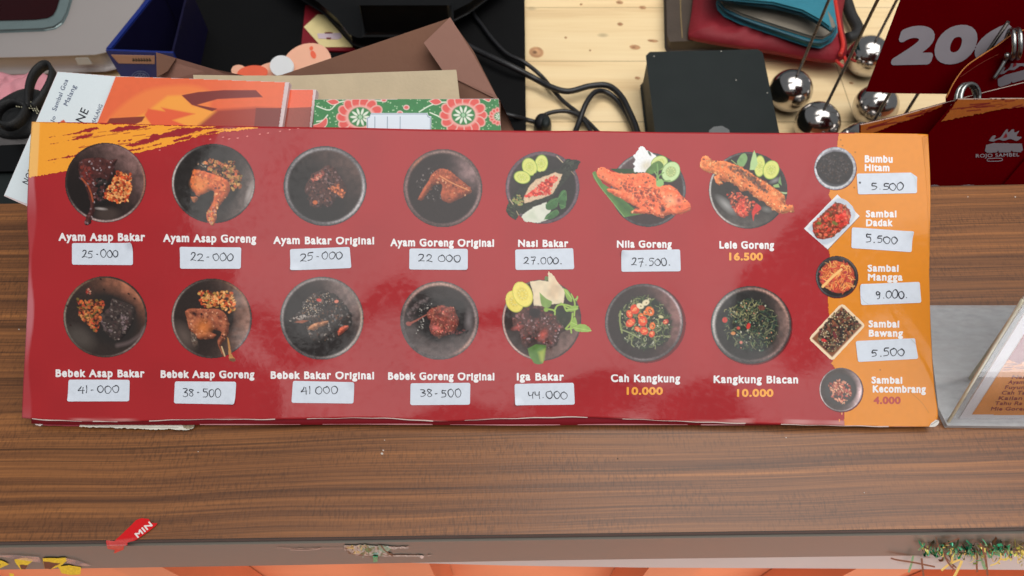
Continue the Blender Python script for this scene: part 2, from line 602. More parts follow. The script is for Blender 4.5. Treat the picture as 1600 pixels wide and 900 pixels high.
def tube(name, pts, r, material, parent=None, seg=10, smooth_path=True, taper=None, label=None, cyc=False):
    P = np.asarray(pts, float)
    if smooth_path and len(P) > 2:
        P = catmull(P, 8)
    n = len(P)
    V, Fc = [], []
    ref = np.array([0.3, 0.2, 1.0])
    for i in range(n):
        t = P[min(i + 1, n - 1)] - P[max(i - 1, 0)]
        t = t / (np.linalg.norm(t) + 1e-12)
        a = np.cross(t, ref); a /= np.linalg.norm(a) + 1e-12
        b = np.cross(t, a)
        rr = r if taper is None else r * (1 + (taper - 1) * i / (n - 1))
        for k in range(seg):
            th = 2 * math.pi * k / seg
            V.append(P[i] + rr * (math.cos(th) * a + math.sin(th) * b))
    for i in range(n - 1):
        for k in range(seg):
            k2 = (k + 1) % seg
            Fc.append([i * seg + k, i * seg + k2, (i + 1) * seg + k2, (i + 1) * seg + k])
    Fc.append(list(range(seg))[::-1])
    Fc.append([(n - 1) * seg + k for k in range(seg)])
    return mk(name, V, Fc, material, parent, smooth=True, label=label)


def catmull(P, sub):
    P = np.asarray(P, float)
    Q = np.vstack([2 * P[0] - P[1], P, 2 * P[-1] - P[-2]])
    out = []
    for i in range(1, len(Q) - 2):
        for s in range(sub):
            t = s / sub
            out.append(0.5 * (2 * Q[i] + (Q[i + 1] - Q[i - 1]) * t + (2 * Q[i - 1] - 5 * Q[i] + 4 * Q[i + 1] - Q[i + 2]) * t * t
                              + (-Q[i - 1] + 3 * Q[i] - 3 * Q[i + 1] + Q[i + 2]) * t ** 3))
    out.append(P[-1])
    return np.array(out)


def ribbons(name, lines, width, pmap, material, parent, off, wjit=0.0):
    """pen strokes: narrow flat ribbons along polylines given in the sheet's own pixel coordinates"""
    V, Fc = [], []
    z = 0.0
    for ln in lines:
        P = np.asarray(ln, float)
        if len(P) > 2:
            P = catmull(P, 4)
        n = len(P)
        T = np.zeros_like(P)
        T[1:-1] = P[2:] - P[:-2]
        T[0] = P[1] - P[0]
        T[-1] = P[-1] - P[-2]
        T /= np.linalg.norm(T, axis=1)[:, None] + 1e-9
        Nn = np.stack([-T[:, 1], T[:, 0]], 1)
        ww = width * (1 + wjit * np.sin(np.linspace(0, 5, n) + len(V)))
        A = P + Nn * ww[:, None] / 2
        B = P - Nn * ww[:, None] / 2
        b0 = len(V)
        for i in range(n):
            zz = off + z
            z += 2e-7
            V.append(pmap(A[i, 0], A[i, 1], zz))
            V.append(pmap(B[i, 0], B[i, 1], zz))
        for i in range(n - 1):
            Fc.append([b0 + 2 * i, b0 + 2 * i + 1, b0 + 2 * i + 3, b0 + 2 * i + 2])
    return mk(name, np.array(V).reshape(-1, 3), Fc, material, parent)


# ------------------------------------------------------------------ printing: a sheet of ink built as a fine coloured mesh
def smooth_noise(shape, cell, seed=0):
    r = np.random.default_rng(seed)
    h, w_ = shape
    gh, gw = int(h / cell) + 3, int(w_ / cell) + 3
    g = r.random((gh, gw))
    y = np.arange(h) / cell
    x = np.arange(w_) / cell
    yi, xi = y.astype(int), x.astype(int)
    fy, fx = y - yi, x - xi
    fy = fy * fy * (3 - 2 * fy)
    fx = fx * fx * (3 - 2 * fx)
    a = g[yi][:, xi]; b = g[yi][:, xi + 1]; c = g[yi + 1][:, xi]; d = g[yi + 1][:, xi + 1]
    return (a * (1 - fx) + b * fx) * (1 - fy)[:, None] + (c * (1 - fx) + d * fx) * fy[:, None]


class Print:
    def __init__(s, x0, y0, x1, y1, res=1.0, T=(0, 0, 1.0), seed=1):
        s.x0, s.y0, s.res, s.T = x0, y0, res, T
        s.W = int((x1 - x0) * res) + 1
        s.H = int((y1 - y0) * res) + 1
        s.X, s.Y = np.meshgrid(x0 + np.arange(s.W) / res, y0 + np.arange(s.H) / res)
        s.rgb = np.zeros((s.H, s.W, 3))
        s.a = np.zeros((s.H, s.W))
        s.r = random.Random(seed)
        s.n1 = smooth_noise((s.H, s.W), 2.0 * res, seed) - 0.5
        s.n2 = smooth_noise((s.H, s.W), 6.0 * res, seed + 50) - 0.5
        s.px = s.T[2]
        s.sd = None

    def pt(s, x, y):
        return s.T[0] + x * s.T[2], s.T[1] + y * s.T[2]

    def box(s, xa, xb, ya, yb):
        i0 = max(int((xa - s.x0) * s.res) - 1, 0); i1 = min(int((xb - s.x0) * s.res) + 2, s.W)
        j0 = max(int((ya - s.y0) * s.res) - 1, 0); j1 = min(int((yb - s.y0) * s.res) + 2, s.H)
        if i1 <= i0 or j1 <= j0:
            return None
        return (slice(j0, j1), slice(i0, i1))

    def put(s, sl, m, col, tex=0.0, tex2=0.0, grow=True):
        c = np.array(lin(col)) if not isinstance(col, np.ndarray) else col   # arrays are linear already
        c = np.broadcast_to(c, s.rgb[sl].shape)
        if tex or tex2:
            c = c * np.clip(1 + 2 * tex * s.n1[sl] + 2 * tex2 * s.n2[sl], 0.1, 3)[..., None]
        old = s.a[sl]
        mm = m[..., None]
        if grow:
            s.rgb[sl] = np.where((old <= 0)[..., None] & (mm > 0), c, s.rgb[sl] * (1 - mm) + c * mm)
            s.a[sl] = np.maximum(old, m)
        else:
            s.rgb[sl] = s.rgb[sl] * (1 - mm) + c * mm

    def all(s, col, tex=0.0, tex2=0.0):
        sl = (slice(0, s.H), slice(0, s.W))
        s.put(sl, np.ones((s.H, s.W)), col, tex, tex2)

    def ell(s, x, y, rx, ry, col, ang=0.0, soft=1.0, op=1.0, tex=0.0, tex2=0.0, grow=True):
        x, y = s.pt(x, y)
        rx, ry = rx * s.px, ry * s.px
        R = max(rx, ry) + soft + 1
        sl = s.box(x - R, x + R, y - R, y + R)
        if sl is None:
            return
        dx, dy = s.X[sl] - x, s.Y[sl] - y
        ca, sa = math.cos(ang), math.sin(ang)
        u, v = dx * ca + dy * sa, -dx * sa + dy * ca
        q = np.sqrt((u / rx) ** 2 + (v / ry) ** 2)
        d = (q - 1) * min(rx, ry)
        s.put(sl, np.clip(0.5 - d / soft, 0, 1) * op, col, tex, tex2, grow)

    def sdf(s, sl, P):
        x, y = s.X[sl], s.Y[sl]
        best = np.full(x.shape, 1e9)
        ins = np.zeros(x.shape, bool)
        n = len(P)
        for i in range(n):
            (ax, ay), (bx, by) = P[i], P[(i + 1) % n]
            ex, ey = bx - ax, by - ay
            L2 = ex * ex + ey * ey + 1e-12
            t = np.clip(((x - ax) * ex + (y - ay) * ey) / L2, 0, 1)
            best = np.minimum(best, (x - ax - t * ex) ** 2 + (y - ay - t * ey) ** 2)
            if ay != by:
                c = ((ay > y) != (by > y)) & (x < ex * (y - ay) / (by - ay) + ax)
                ins ^= c
        d = np.sqrt(best)
        return np.where(ins, -d, d)

    def poly(s, pts, col, smooth=False, soft=1.0, op=1.0, tex=0.0, tex2=0.0, rough=0.0, grow=True):
        P = np.array([s.pt(*p) for p in pts])
        if smooth:
            P = catmull(np.vstack([P, P[:1]]), 5)[:-1]
        sl = s.box(P[:, 0].min() - 2, P[:, 0].max() + 2, P[:, 1].min() - 2, P[:, 1].max() + 2)
        if sl is None:
            return
        d = s.sdf(sl, P)
        if rough:
            d = d + rough * 2 * s.n1[sl] + rough * 2 * s.n2[sl]
        s.put(sl, np.clip(0.5 - d / soft, 0, 1) * op, col, tex, tex2, grow)

    def line(s, pts, wd, col, smooth=True, soft=1.0, op=1.0, tex=0.0, taper=False, grow=True):
        P = np.array([s.pt(*p) for p in pts])
        if smooth and len(P) > 2:
            P = catmull(P, 4)
        wd = wd * s.px / 2
        R = wd + 2
        sl = s.box(P[:, 0].min() - R, P[:, 0].max() + R, P[:, 1].min() - R, P[:, 1].max() + R)
        if sl is None:
            return
        x, y = s.X[sl], s.Y[sl]
        best = np.full(x.shape, 1e9)
        n = len(P) - 1
        for i in range(n):
            (ax, ay), (bx, by) = P[i], P[i + 1]
            ex, ey = bx - ax, by - ay
            t = np.clip(((x - ax) * ex + (y - ay) * ey) / (ex * ex + ey * ey + 1e-12), 0, 1)
            d = np.hypot(x - ax - t * ex, y - ay - t * ey)
            if taper:
                d = d + wd * 0.8 * (i / n)
            best = np.minimum(best, d)
        s.put(sl, np.clip(0.5 - (best - wd) / soft, 0, 1) * op, col, tex, 0, grow)

    def scatter(s, region, n, pal, size, asp=(0.4, 0.9), ang=None, op=(0.8, 1.0), grow=True, curl=False):
        P = np.array(region, float)
        x0, y0 = P.min(0); x1, y1 = P.max(0)
        k = 0
        tries = 0
        while k < n and tries < n * 12:
            tries += 1
            x, y = s.r.uniform(x0, x1), s.r.uniform(y0, y1)
            if not inpoly(x, y, P):
                continue
            k += 1
            z = s.r.uniform(*size)
            a = s.r.uniform(0, math.pi) if ang is None else ang + s.r.gauss(0, 0.35)
            c = np.array(s.r.choice(pal)) * s.r.uniform(0.85, 1.12)
            c = tuple(np.clip(c, 0, 255))
            if curl:
                b = s.r.uniform(-0.9, 0.9)
                L_ = z * s.r.uniform(2.0, 4.5)
                p0 = (x - L_ / 2 * math.cos(a), y - L_ / 2 * math.sin(a))
                p2 = (x + L_ / 2 * math.cos(a), y + L_ / 2 * math.sin(a))
                p1 = (x - b * L_ * 0.35 * math.sin(a), y + b * L_ * 0.35 * math.cos(a))
                s.line([p0, p1, p2], z * 0.6, c, op=s.r.uniform(*op), grow=grow)
            else:
                s.ell(x, y, z, z * s.r.uniform(*asp), c, a, soft=0.8, op=s.r.uniform(*op), grow=grow)

    def dots(s, region, n, pal, size, **k):
        s.scatter(region, n, pal, size, asp=(0.6, 1.0), **k)

    def build(s, name, pmap, off, material, parent, cut=0.45, smooth=True, label=None):
        if s.sd is not None:                      # exact outline: border vertices are drawn onto it
            d = s.sd
            ins = d < 0
            q = ins[:-1, :-1] | ins[1:, :-1] | ins[:-1, 1:] | ins[1:, 1:]
            gy_, gx_ = np.gradient(d)
            gy_, gx_ = gy_ * s.res, gx_ * s.res
            g2 = gx_ ** 2 + gy_ ** 2
            mv = np.where((d > 0) & (d < 2.2 / s.res) & (g2 > 0.3), d / np.maximum(g2, 0.3), 0)
            return grid_mesh(name, s.X - mv * gx_, s.Y - mv * gy_, q, s.rgb, pmap, off, material, parent, label)
        keep = s.a > cut
        q = keep[:-1, :-1] & keep[1:, :-1] & keep[:-1, 1:] & keep[1:, 1:]
        return grid_mesh(name, s.X, s.Y, q, s.rgb, pmap, off, material, parent, label)


def grid_mesh(name, X, Y, q, rgb, pmap, off, material, parent, label=None):
    H, W = X.shape
    j, i = np.nonzero(q)
    base = j * W + i
    quads = np.stack([base, base + W, base + W + 1, base + 1], 1)
    used, inv = np.unique(quads.ravel(), return_inverse=True)
    P = pmap(X.ravel()[used], Y.ravel()[used], off)
    org = ORIGIN.get(parent.name)
    if org is None:
        org = np.array(parent.location)
    P = P - org
    me = bpy.data.meshes.new(name)
    me.vertices.add(len(used))
    me.vertices.foreach_set('co', P.astype(np.float32).ravel())
    nq = len(quads)
    me.loops.add(nq * 4)
    me.loops.foreach_set('vertex_index', inv.astype(np.int32).ravel())
    me.polygons.add(nq)
    me.polygons.foreach_set('loop_start', np.arange(0, nq * 4, 4, dtype=np.int32))
    me.polygons.foreach_set('use_smooth', np.ones(nq, bool))
    if rgb is not None:
        at = me.color_attributes.new("ink", 'FLOAT_COLOR', 'POINT')
        c = np.ones((len(used), 4), np.float32)
        c[:, :3] = np.clip(rgb.reshape(-1, 3)[used], 0, 1)
        at.data.foreach_set('color', c.ravel())
    me.update(calc_edges=True)
    me.validate()
    me.materials.append(material)
    o = bpy.data.objects.new(name, me)
    COL.objects.link(o)
    o.parent = parent
    ORIGIN[o.name] = org
    if label:
        o["label"] = label
    return o


def inpoly(x, y, P):
    ins = False
    n = len(P)
    for i in range(n):
        ax, ay = P[i]; bx, by = P[(i + 1) % n]
        if (ay > y) != (by > y) and x < (bx - ax) * (y - ay) / (by - ay) + ax:
            ins = not ins
    return ins


_glyph_cache = {}


def outline(text, spacing=1.0):
    """outline segments of a text in Blender's built-in font"""
    key = (text, spacing)
    if key in _glyph_cache:
        return _glyph_cache[key]
    c = bpy.data.curves.new("lettering", 'FONT')
    c.body = text
    c.size = 1
    c.space_character = spacing
    c.resolution_u = 6
    o = bpy.data.objects.new("lettering", c)
    COL.objects.link(o)
    dg = bpy.context.evaluated_depsgraph_get()
    dg.update()
    me = o.evaluated_get(dg).to_mesh()
    co = np.array([v.co[:2] for v in me.vertices])
    cnt = {}
    for p in me.polygons:
        vs = list(p.vertices)
        for a, b in zip(vs, vs[1:] + vs[:1]):
            k = (min(a, b), max(a, b))
            cnt[k] = cnt.get(k, 0) + 1
    seg = np.array([k for k, v in cnt.items() if v == 1])
    o.to_mesh_clear()
    bpy.data.objects.remove(o)
    bpy.data.curves.remove(c)
    _glyph_cache[key] = (co[seg[:, 0]], co[seg[:, 1]])
    return _glyph_cache[key]


def lettering(name, text, x0, x1, ytop, ybase, pmap, off, material, parent, bold=0.055, slope=0.0, res=2.2, shear=0.0,
              spacing=1.08, dirx=None, rough=0.0, caps=0.70, xh=1.0, cap_h=0.72):
    """bold lettering: outline of the text, thickened, laid on its sheet between x0 and x1 with its feet on ybase"""
    A, B = outline(text, spacing)
    if xh > 1:                                  # taller small letters, capitals keep their height
        A, B = A.copy(), B.copy()
        for Q_ in (A, B):
            y_ = Q_[:, 1]
            Q_[:, 1] = np.where(y_ <= 0, y_, np.where(y_ < 0.46, y_ * xh, 0.46 * xh + (y_ - 0.46) * (cap_h - 0.46 * xh) / (cap_h - 0.46)))
    cap = caps                                  # cap height of the font at size 1
    lo = min(A[:, 0].min(), B[:, 0].min()) - bold
    hi = max(A[:, 0].max(), B[:, 0].max()) + bold
    ymin = min(A[:, 1].min(), B[:, 1].min()) - bold
    ymax = max(A[:, 1].max(), B[:, 1].max()) + bold
    sy = (ybase - ytop) / (cap + 2 * bold)
    sx = (x1 - x0) / (hi - lo)
    nx = max(int((x1 - x0) * res), 8)
    ny = max(int((ymax - ymin) * sy * res), 8)
    gx = np.linspace(lo - 0.01, hi + 0.01, nx)
    gy = np.linspace(ymin - 0.01, ymax + 0.01, ny)
    X, Y = np.meshgrid(gx, gy)
    best = np.full(X.shape, 1e9)
    ins = np.zeros(X.shape, bool)
    # anisotropy: measure distance in sheet space so that strokes thicken evenly
    k = sx / sy
    for (ax, ay), (bx, by) in zip(A, B):
        ex, ey = (bx - ax) * k, by - ay
        t = np.clip(((X - ax) * k * ex + (Y - ay) * ey) / (ex * ex + ey * ey + 1e-12), 0, 1)
        best = np.minimum(best, ((X - ax) * k - t * ex) ** 2 + (Y - ay - t * ey) ** 2)
        if ay != by:
            ins ^= ((ay > Y) != (by > Y)) & (X < (bx - ax) * (Y - ay) / (by - ay) + ax)
    d = np.where(ins, -np.sqrt(best), np.sqrt(best)) - bold
    if rough:
        d = d + rough * (smooth_noise(d.shape, 3, len(text)) - 0.5)
    inside = d < 0
    q = inside[:-1, :-1] | inside[1:, :-1] | inside[:-1, 1:] | inside[1:, 1:]
    gyd, gxd = np.gradient(d, gy, gx)
    g2 = gxd ** 2 + gyd ** 2 + 1e-9
    cell = 1.5 * max(gx[1] - gx[0], gy[1] - gy[0])
    mv = np.where((d > 0) & (d < cell), d, 0)
    mv = np.where(g2 > 0.3, mv, 0)
    Xs = X - mv * gxd / g2
    Ys = Y - mv * gyd / g2
    u = x0 + (Xs - lo) * sx + shear * Ys * sy
    v = ybase - (Ys + bold) * sy + slope * (u - x0)
    if dirx is not None:                      # rotated lettering: local (u - x0, v - ybase) turned about (x0, ybase)
        ca, sa = math.cos(dirx), math.sin(dirx)
        du, dv = u - x0, v - ybase
        u, v = x0 + du * ca - dv * sa, ybase + du * sa + dv * ca
    # image rows grow downward: flip so faces look at the viewer
    return grid_mesh(name, u[::-1], v[::-1], q[::-1], None, pmap, off, material, parent)


DIG = {
    '0': (0.8, [[(0.45, 1), (0.12, 0.8), (0.08, 0.35), (0.32, 0.0), (0.62, 0.15), (0.72, 0.6), (0.5, 0.97), (0.36, 0.98)]]),
    '1': (0.3, [[(0.15, 1), (0.15, 0.5), (0.14, 0)]]),
    '2': (0.8, [[(0.1, 0.78), (0.3, 1.0), (0.6, 0.9), (0.55, 0.55), (0.2, 0.1), (0.08, 0.02), (0.3, 0.1), (0.75, 0.02)]]),
    '3': (0.75, [[(0.1, 0.95), (0.45, 1.0), (0.6, 0.8), (0.3, 0.55), (0.62, 0.42), (0.6, 0.12), (0.3, 0.0), (0.08, 0.1)]]),
    '4': (0.75, [[(0.4, 1.0), (0.25, 0.7), (0.05, 0.35), (0.3, 0.38), (0.7, 0.38)], [(0.55, 0.9), (0.55, 0.5), (0.54, -0.05)]]),
    'u': (0.75, [[(0.08, 0.95), (0.08, 0.6), (0.25, 0.42), (0.58, 0.5)], [(0.6, 0.98), (0.58, 0.5), (0.58, -0.05)]]),
    '5': (0.75, [[(0.68, 0.98), (0.4, 0.98), (0.2, 0.95), (0.18, 0.62), (0.45, 0.62), (0.62, 0.4), (0.5, 0.08), (0.1, 0.02)]]),
    '7': (0.8, [[(0.08, 0.92), (0.35, 0.95), (0.68, 0.95), (0.5, 0.5), (0.38, -0.15)], [(0.2, 0.45), (0.45, 0.5), (0.7, 0.48)]]),
    '8': (0.7, [[(0.55, 0.85), (0.3, 1.0), (0.12, 0.8), (0.35, 0.55), (0.6, 0.25), (0.35, 0.0), (0.1, 0.2), (0.35, 0.5), (0.58, 0.8), (0.5, 0.92)]]),
    '9': (0.75, [[(0.6, 0.85), (0.35, 1.0), (0.12, 0.8), (0.25, 0.55), (0.58, 0.75), (0.6, 0.85), (0.58, 0.4), (0.45, 0.0), (0.2, 0.0)]]),
    '.': (0.55, [[(0.2, 0.1), (0.27, 0.06), (0.31, 0.1)]]),
    '-': (0.95, [[(0.32, 0.42), (0.45, 0.46), (0.58, 0.44)]]),
    ' ': (0.45, []),
}


def pen(text, x0, x1, ytop, ybase, slope=0.0, seed=0):
    r = random.Random(seed * 31 + len(text))
    tot = sum(DIG[c][0] for c in text)
    sx = (x1 - x0) / tot
    h = ybase - ytop
    out, x = [], 0.0
    for c in text:
        wd, ls = DIG[c]
        k = r.uniform(0.88, 1.1)
        dy = r.uniform(-0.06, 0.06)
        dx = r.uniform(-0.03, 0.03)
        for l in ls:
            P = []
            for (a, b) in l:
                u = x0 + (x + a + dx + r.uniform(-0.05, 0.05)) * sx
                v = ybase - (b * k + dy + r.uniform(-0.045, 0.045)) * h + 0.0 + slope * (u - x0)
                P.append((u, v))
            out.append(P)
        x += wd
    return out


# ================================================================== LARGE STRUCTURE: counter, desk, floor
CF0, CF1 = TOP(0.0, 846.0), TOP(1600.0, 824.0)          # front edge of the counter
CB0, CB1 = TOP(20.0, 318.0), TOP(1500.0, 290.0)         # rear edge


def ext(a, b, x):
    t = (x - a[0]) / (b[0] - a[0])
    return a + (b - a) * t


XL, XR = -1.1, 1.1
f0, f1, r0, r1 = ext(CF0, CF1, XL), ext(CF0, CF1, XR), ext(CB0, CB1, XL), ext(CB0, CB1, XR)
FDIR = (f1 - f0) / np.linalg.norm(f1 - f0)
FN = np.array([FDIR[1], -FDIR[0], 0.0])                  # outward, towards the customer
FRONT = Plane(f0, FN)
UPZ = np.array([0, 0, 1.0])

counter = thing("counter", "dark walnut laminate counter ledge with a grey brown front edge", "counter", (0, 0.05, -1.0))
V, F_ = slab_geo([f0, f1, r1, r0], 0.018, UPZ)
mk("counter_top", V, F_, M['walnut'], counter)
zb = np.array([0, 0, 1.0])
# front edge band: dark seam line along the top, then the band
V, F_ = slab_geo([f0 + FN * 0.0006 - zb * 0.0002, f1 + FN * 0.0006 - zb * 0.0002, f1 + FN * 0.0006 - zb * 0.0052, f0 + FN * 0.0006 - zb * 0.0052], 0.004, FN)
mk("edge_seam", V, F_, M['seam'], counter)
FBAND = Plane(f0 + FN * 0.0018, FN)
_low = [(2400, 855), (1600, 866), (1000, 873.5), (800, 876.5), (400, 884), (0, 890), (-800, 904)]
_pts = np.vstack([np.array([f0 + FN * 0.0018 - zb * 0.0054, f1 + FN * 0.0018 - zb * 0.0054]), FBAND(np.array([p[0] for p in _low], float), np.array([p[1] for p in _low], float))])
V, F_ = slab_geo(_pts, 0.016, FN)
eb = mk("edge_band", V, F_, M['edge_band'], counter)
# core of the ledge below the top and the counter's body
V, F_ = slab_geo([f0 - FN * 0.015 - zb * 0.0185, f1 - FN * 0.015 - zb * 0.0185, r1 - zb * 0.0185, r0 - zb * 0.0185], 0.026, UPZ)
mk("ledge_core", V, F_, M['seam'], counter)
V, F_ = slab_geo([f0 - FN * 0.045 - zb * 0.056, f1 - FN * 0.045 - zb * 0.056, r1 - zb * 0.056, r0 - zb * 0.056], 0.944, UPZ)
mk("counter_body", V, F_, M['carcass'], counter)
UPR = Plane(f0 - FN * 0.010, FN)
for pa, pb_ in ((-420, -330), (187, 266), (601, 676), (1010, 1090), (1330, 1420), (1640, 1740)):
    A_, B_ = UPR(float(pa), 893.0), UPR(float(pb_), 893.0)
    A_[2] = B_[2] = -0.058
    V, F_ = slab_geo([A_, B_, B_ - FN * 0.034, A_ - FN * 0.034], 0.90, UPZ)
    mk("upright", V, F_, M['carcass'], counter)
# pale trim board under the edge, standing out more towards the right
_tr = [(590, 881), (800, 877.5), (1000, 874.5), (1600, 867.5), (2400, 857), (2400, 900), (1600, 893), (1300, 891), (1000, 889.5), (800, 886.5)]
V, F_ = slab_geo(FBAND(np.array([p[0] for p in _tr], float), np.array([p[1] for p in _tr], float), -0.001), 0.012, FN)
mk("trim_board", V, F_, M['fascia'], counter)

desk = thing("desk", "pale pine board desk behind the counter", "desk", (0, 0.7, -1.0))
V, F_ = slab_geo([(XL, 0.14, DESK_Z), (XR, 0.15, DESK_Z), (XR, 1.25, DESK_Z), (XL, 1.25, DESK_Z)], 0.03, UPZ)
mk("desk_top", V, F_, M['pine'], desk)
DPL = flat(DESK_Z)
KNOTS = [(838, 82, 12, 9), (968, 4, 6, 3), (1004, 12, 6, 3), (969, 38, 5, 3), (992, 74, 9, 4), (996, 122, 5, 2.5), (1020, 64, 9, 2.5), (922, 79, 2, 2), (884, 59, 2.5, 2), (908, 7, 2.5, 2), (1330, 130, 4, 2)]


def knots():
    for k, (x, y, a, b) in enumerate(KNOTS):
        c = Print(x - a - 6, y - b - 5, x + a + 6, y + b + 5, 1.5, seed=500 + k)
        c.ell(x, y, a, b, (206, 166, 122), 0.1, tex2=0.15)
        c.ell(x, y, a * 0.86, b * 0.84, (176, 130, 92), 0.1, soft=2, tex2=0.2)
        c.ell(x, y, a * 0.6, b * 0.55, (196, 150, 108), 0.1, soft=2, tex2=0.2)
        c.ell(x - a * 0.2, y, a * 0.28, b * 0.28, (120, 84, 58), 0.1, soft=2)
        c.build("knot", DPL, 0.0003, M['paper_print'], desk)


def specks():
    for (x, y, r_) in ((599, 704, 1.6), (597, 709, 2.2), (601, 688, 1.0), (965, 717, 1.3), (310, 706, 1.0), (1228, 684, 1.2), (1512, 308, 1.2), (1586, 308, 1.4), (30, 515, 1.2), (420, 742, 0.9), (1100, 760, 0.9), (770, 800, 0.9), (1350, 770, 1.0)):
        q = Print(x - 4, y - 4, x + 4, y + 4, 3.0, seed=int(x))
        q.ell(x, y, r_, r_ * 0.8, (206, 196, 186) if r_ > 0.95 and x != 965 else (50, 36, 30), 0.3)
        q.build("speck", TOP, 0.0003, M['paper_print'], counter)


for sx_ in (-1.04, 0.98):
    for sy_ in (0.30, 1.15):
        V, F_ = slab_geo([(sx_, sy_, DESK_Z - 0.031), (sx_ + 0.06, sy_, DESK_Z - 0.031), (sx_ + 0.06, sy_ + 0.06, DESK_Z - 0.031), (sx_, sy_ + 0.06, DESK_Z - 0.031)], -DESK_Z * 0 + 0.839, UPZ)
        mk("leg", V, F_, M['pine'], desk)

V, F_ = slab_geo([(-4, -4, -1), (4, -4, -1), (4, 4, -1), (-4, 4, -1)], 0.05, UPZ)
fl = mk("floor", V, F_, M['tiles'])
fl["kind"] = "structure"

# ================================================================== THE MENU
menu = thing("menu", "long red laminated menu with photos of dishes and handwritten price stickers, propped on the counter", "menu", M0)


def arc_resample(pts, n):
    P = catmull(np.array(pts, float), 12)
    s = np.concatenate([[0], np.cumsum(np.linalg.norm(np.diff(P, axis=0), axis=1))])
    t = np.linspace(0, s[-1], n)
    return np.stack([np.interp(t, s, P[:, 0]), np.interp(t, s, P[:, 1])], 1)


EDGE_T = [(49, 190), (140, 192), (250, 195), (400, 197), (500, 199), (620, 201), (800, 204), (1000, 206), (1200, 207.5), (1432, 208.5), (1441, 214)]
EDGE_B = [(36, 653), (90, 657), (180, 659), (300, 656), (420, 655.5), (560, 653.5), (615, 654.5), (690, 658.5), (770, 655), (900, 652), (1000, 656), (1100, 660), (1250, 664), (1390, 667), (1455, 667)]
EDGE_L = [(49, 190), (45, 250), (43, 330), (46, 395), (44, 470), (41, 540), (38, 600), (36, 653)]
EDGE_R = [(1441, 214), (1448, 300), (1452, 420), (1455, 520), (1460, 600), (1466, 650), (1455, 667)]


def page(name, NU, NV, plane, thick, rgbf, side_mat, parent, et, eb_, el, er, front=None):
    t, b, l, r = arc_resample(et, NU), arc_resample(eb_, NU), arc_resample(el, NV), arc_resample(er, NV)
    u = np.linspace(0, 1, NU)[None, :, None]
    v = np.linspace(0, 1, NV)[:, None, None]
    G = (1 - v) * t[None] + v * b[None] + (1 - u) * l[:, None] + u * r[:, None] - (
        (1 - u) * (1 - v) * t[0] + u * (1 - v) * t[-1] + (1 - u) * v * b[0] + u * v * b[-1])
    X, Y = G[..., 0], G[..., 1]
    A = plane(X.ravel(), Y.ravel(), 0.0)
    B = plane(X.ravel(), Y.ravel(), -thick)
    n = NU * NV
    F1 = [[j * NU + i, (j + 1) * NU + i, (j + 1) * NU + i + 1, j * NU + i + 1] for j in range(NV - 1) for i in range(NU - 1)]
    F2 = [[n + k for k in f[::-1]] for f in F1]
    ring = ([j * NU for j in range(NV)] + [(NV - 1) * NU + i for i in range(1, NU)] + [j * NU + NU - 1 for j in range(NV - 2, -1, -1)]
            + [i for i in range(NU - 2, 0, -1)])
    F3 = [[ring[k], n + ring[k], n + ring[(k + 1) % len(ring)], ring[(k + 1) % len(ring)]] for k in range(len(ring))]
    o = mk(name, np.vstack([A, B]), F1 + F2 + F3, front or M['film'], parent, smooth=True)
    me = o.data
    me.materials.append(side_mat)
    mi = [0] * len(F1) + [1] * (len(F2) + len(F3))
    me.polygons.foreach_set('material_index', mi)
    sm = [True] * (len(F1) + len(F2)) + [False] * len(F3)
    me.polygons.foreach_set('use_smooth', sm)
    at = me.color_attributes.new("ink", 'FLOAT_COLOR', 'POINT')
    c = np.ones((2 * n, 4), np.float32)
    c[:, :3] = np.tile(rgbf(X.ravel(), Y.ravel()), (2, 1))
    at.data.foreach_set('color', c.ravel())
    return o


RED = lin((172, 37, 42))


def page_ink(X, Y):
    n = smooth_noise((60, 160), 5, 3)
    nn = n[np.clip(((Y - 180) / 9).astype(int), 0, 59), np.clip((X / 9.5).astype(int), 0, 159)] - 0.5
    c = RED[None] * (1 + 0.10 * nn)[:, None]
    og = (X > 1335) | ((X < 90) & (Y < 262))
    c = np.where(og[:, None], lin((232, 142, 36)), c)
    # paler strip along the left fold: sheen of the bent film put into the ink
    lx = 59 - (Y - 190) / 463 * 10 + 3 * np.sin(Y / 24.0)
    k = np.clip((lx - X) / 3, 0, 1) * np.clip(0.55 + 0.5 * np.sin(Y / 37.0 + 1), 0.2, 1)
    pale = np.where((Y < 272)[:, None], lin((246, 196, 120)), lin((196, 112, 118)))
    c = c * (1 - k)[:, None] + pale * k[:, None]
    # rubbed lower edge
    k2 = np.clip((Y - 654.5 - 2.0 * np.sin(X / 33.0)) / 3, 0, 0.6) * np.clip(0.4 + np.sin(X / 51.0) * np.sin(X / 17.0), 0, 1)
    c = c * (1 - k2)[:, None] + lin((214, 160, 156)) * k2[:, None]
    return c


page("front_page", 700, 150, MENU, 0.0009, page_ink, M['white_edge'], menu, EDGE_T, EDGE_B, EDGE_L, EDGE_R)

# the leaf folded underneath shows as a darker strip below the front edge
low = Bent(menu_plane, -0.0014)
LB = [(48, 662), (120, 664), (300, 664.5), (600, 664), (800, 665), (1000, 664.5), (1180, 665), (1300, 663), (1420, 660)]
LT = [(60, 230), (300, 235), (700, 240), (1100, 245), (1410, 250)]
page("back_leaf", 160, 30, low, 0.0012, lambda X, Y: np.tile(lin((140, 26, 38)), (len(X), 1)), M['red_card'], menu,
     LT, LB, [(60, 230), (54, 450), (48, 662)], [(1410, 250), (1416, 450), (1420, 660)])
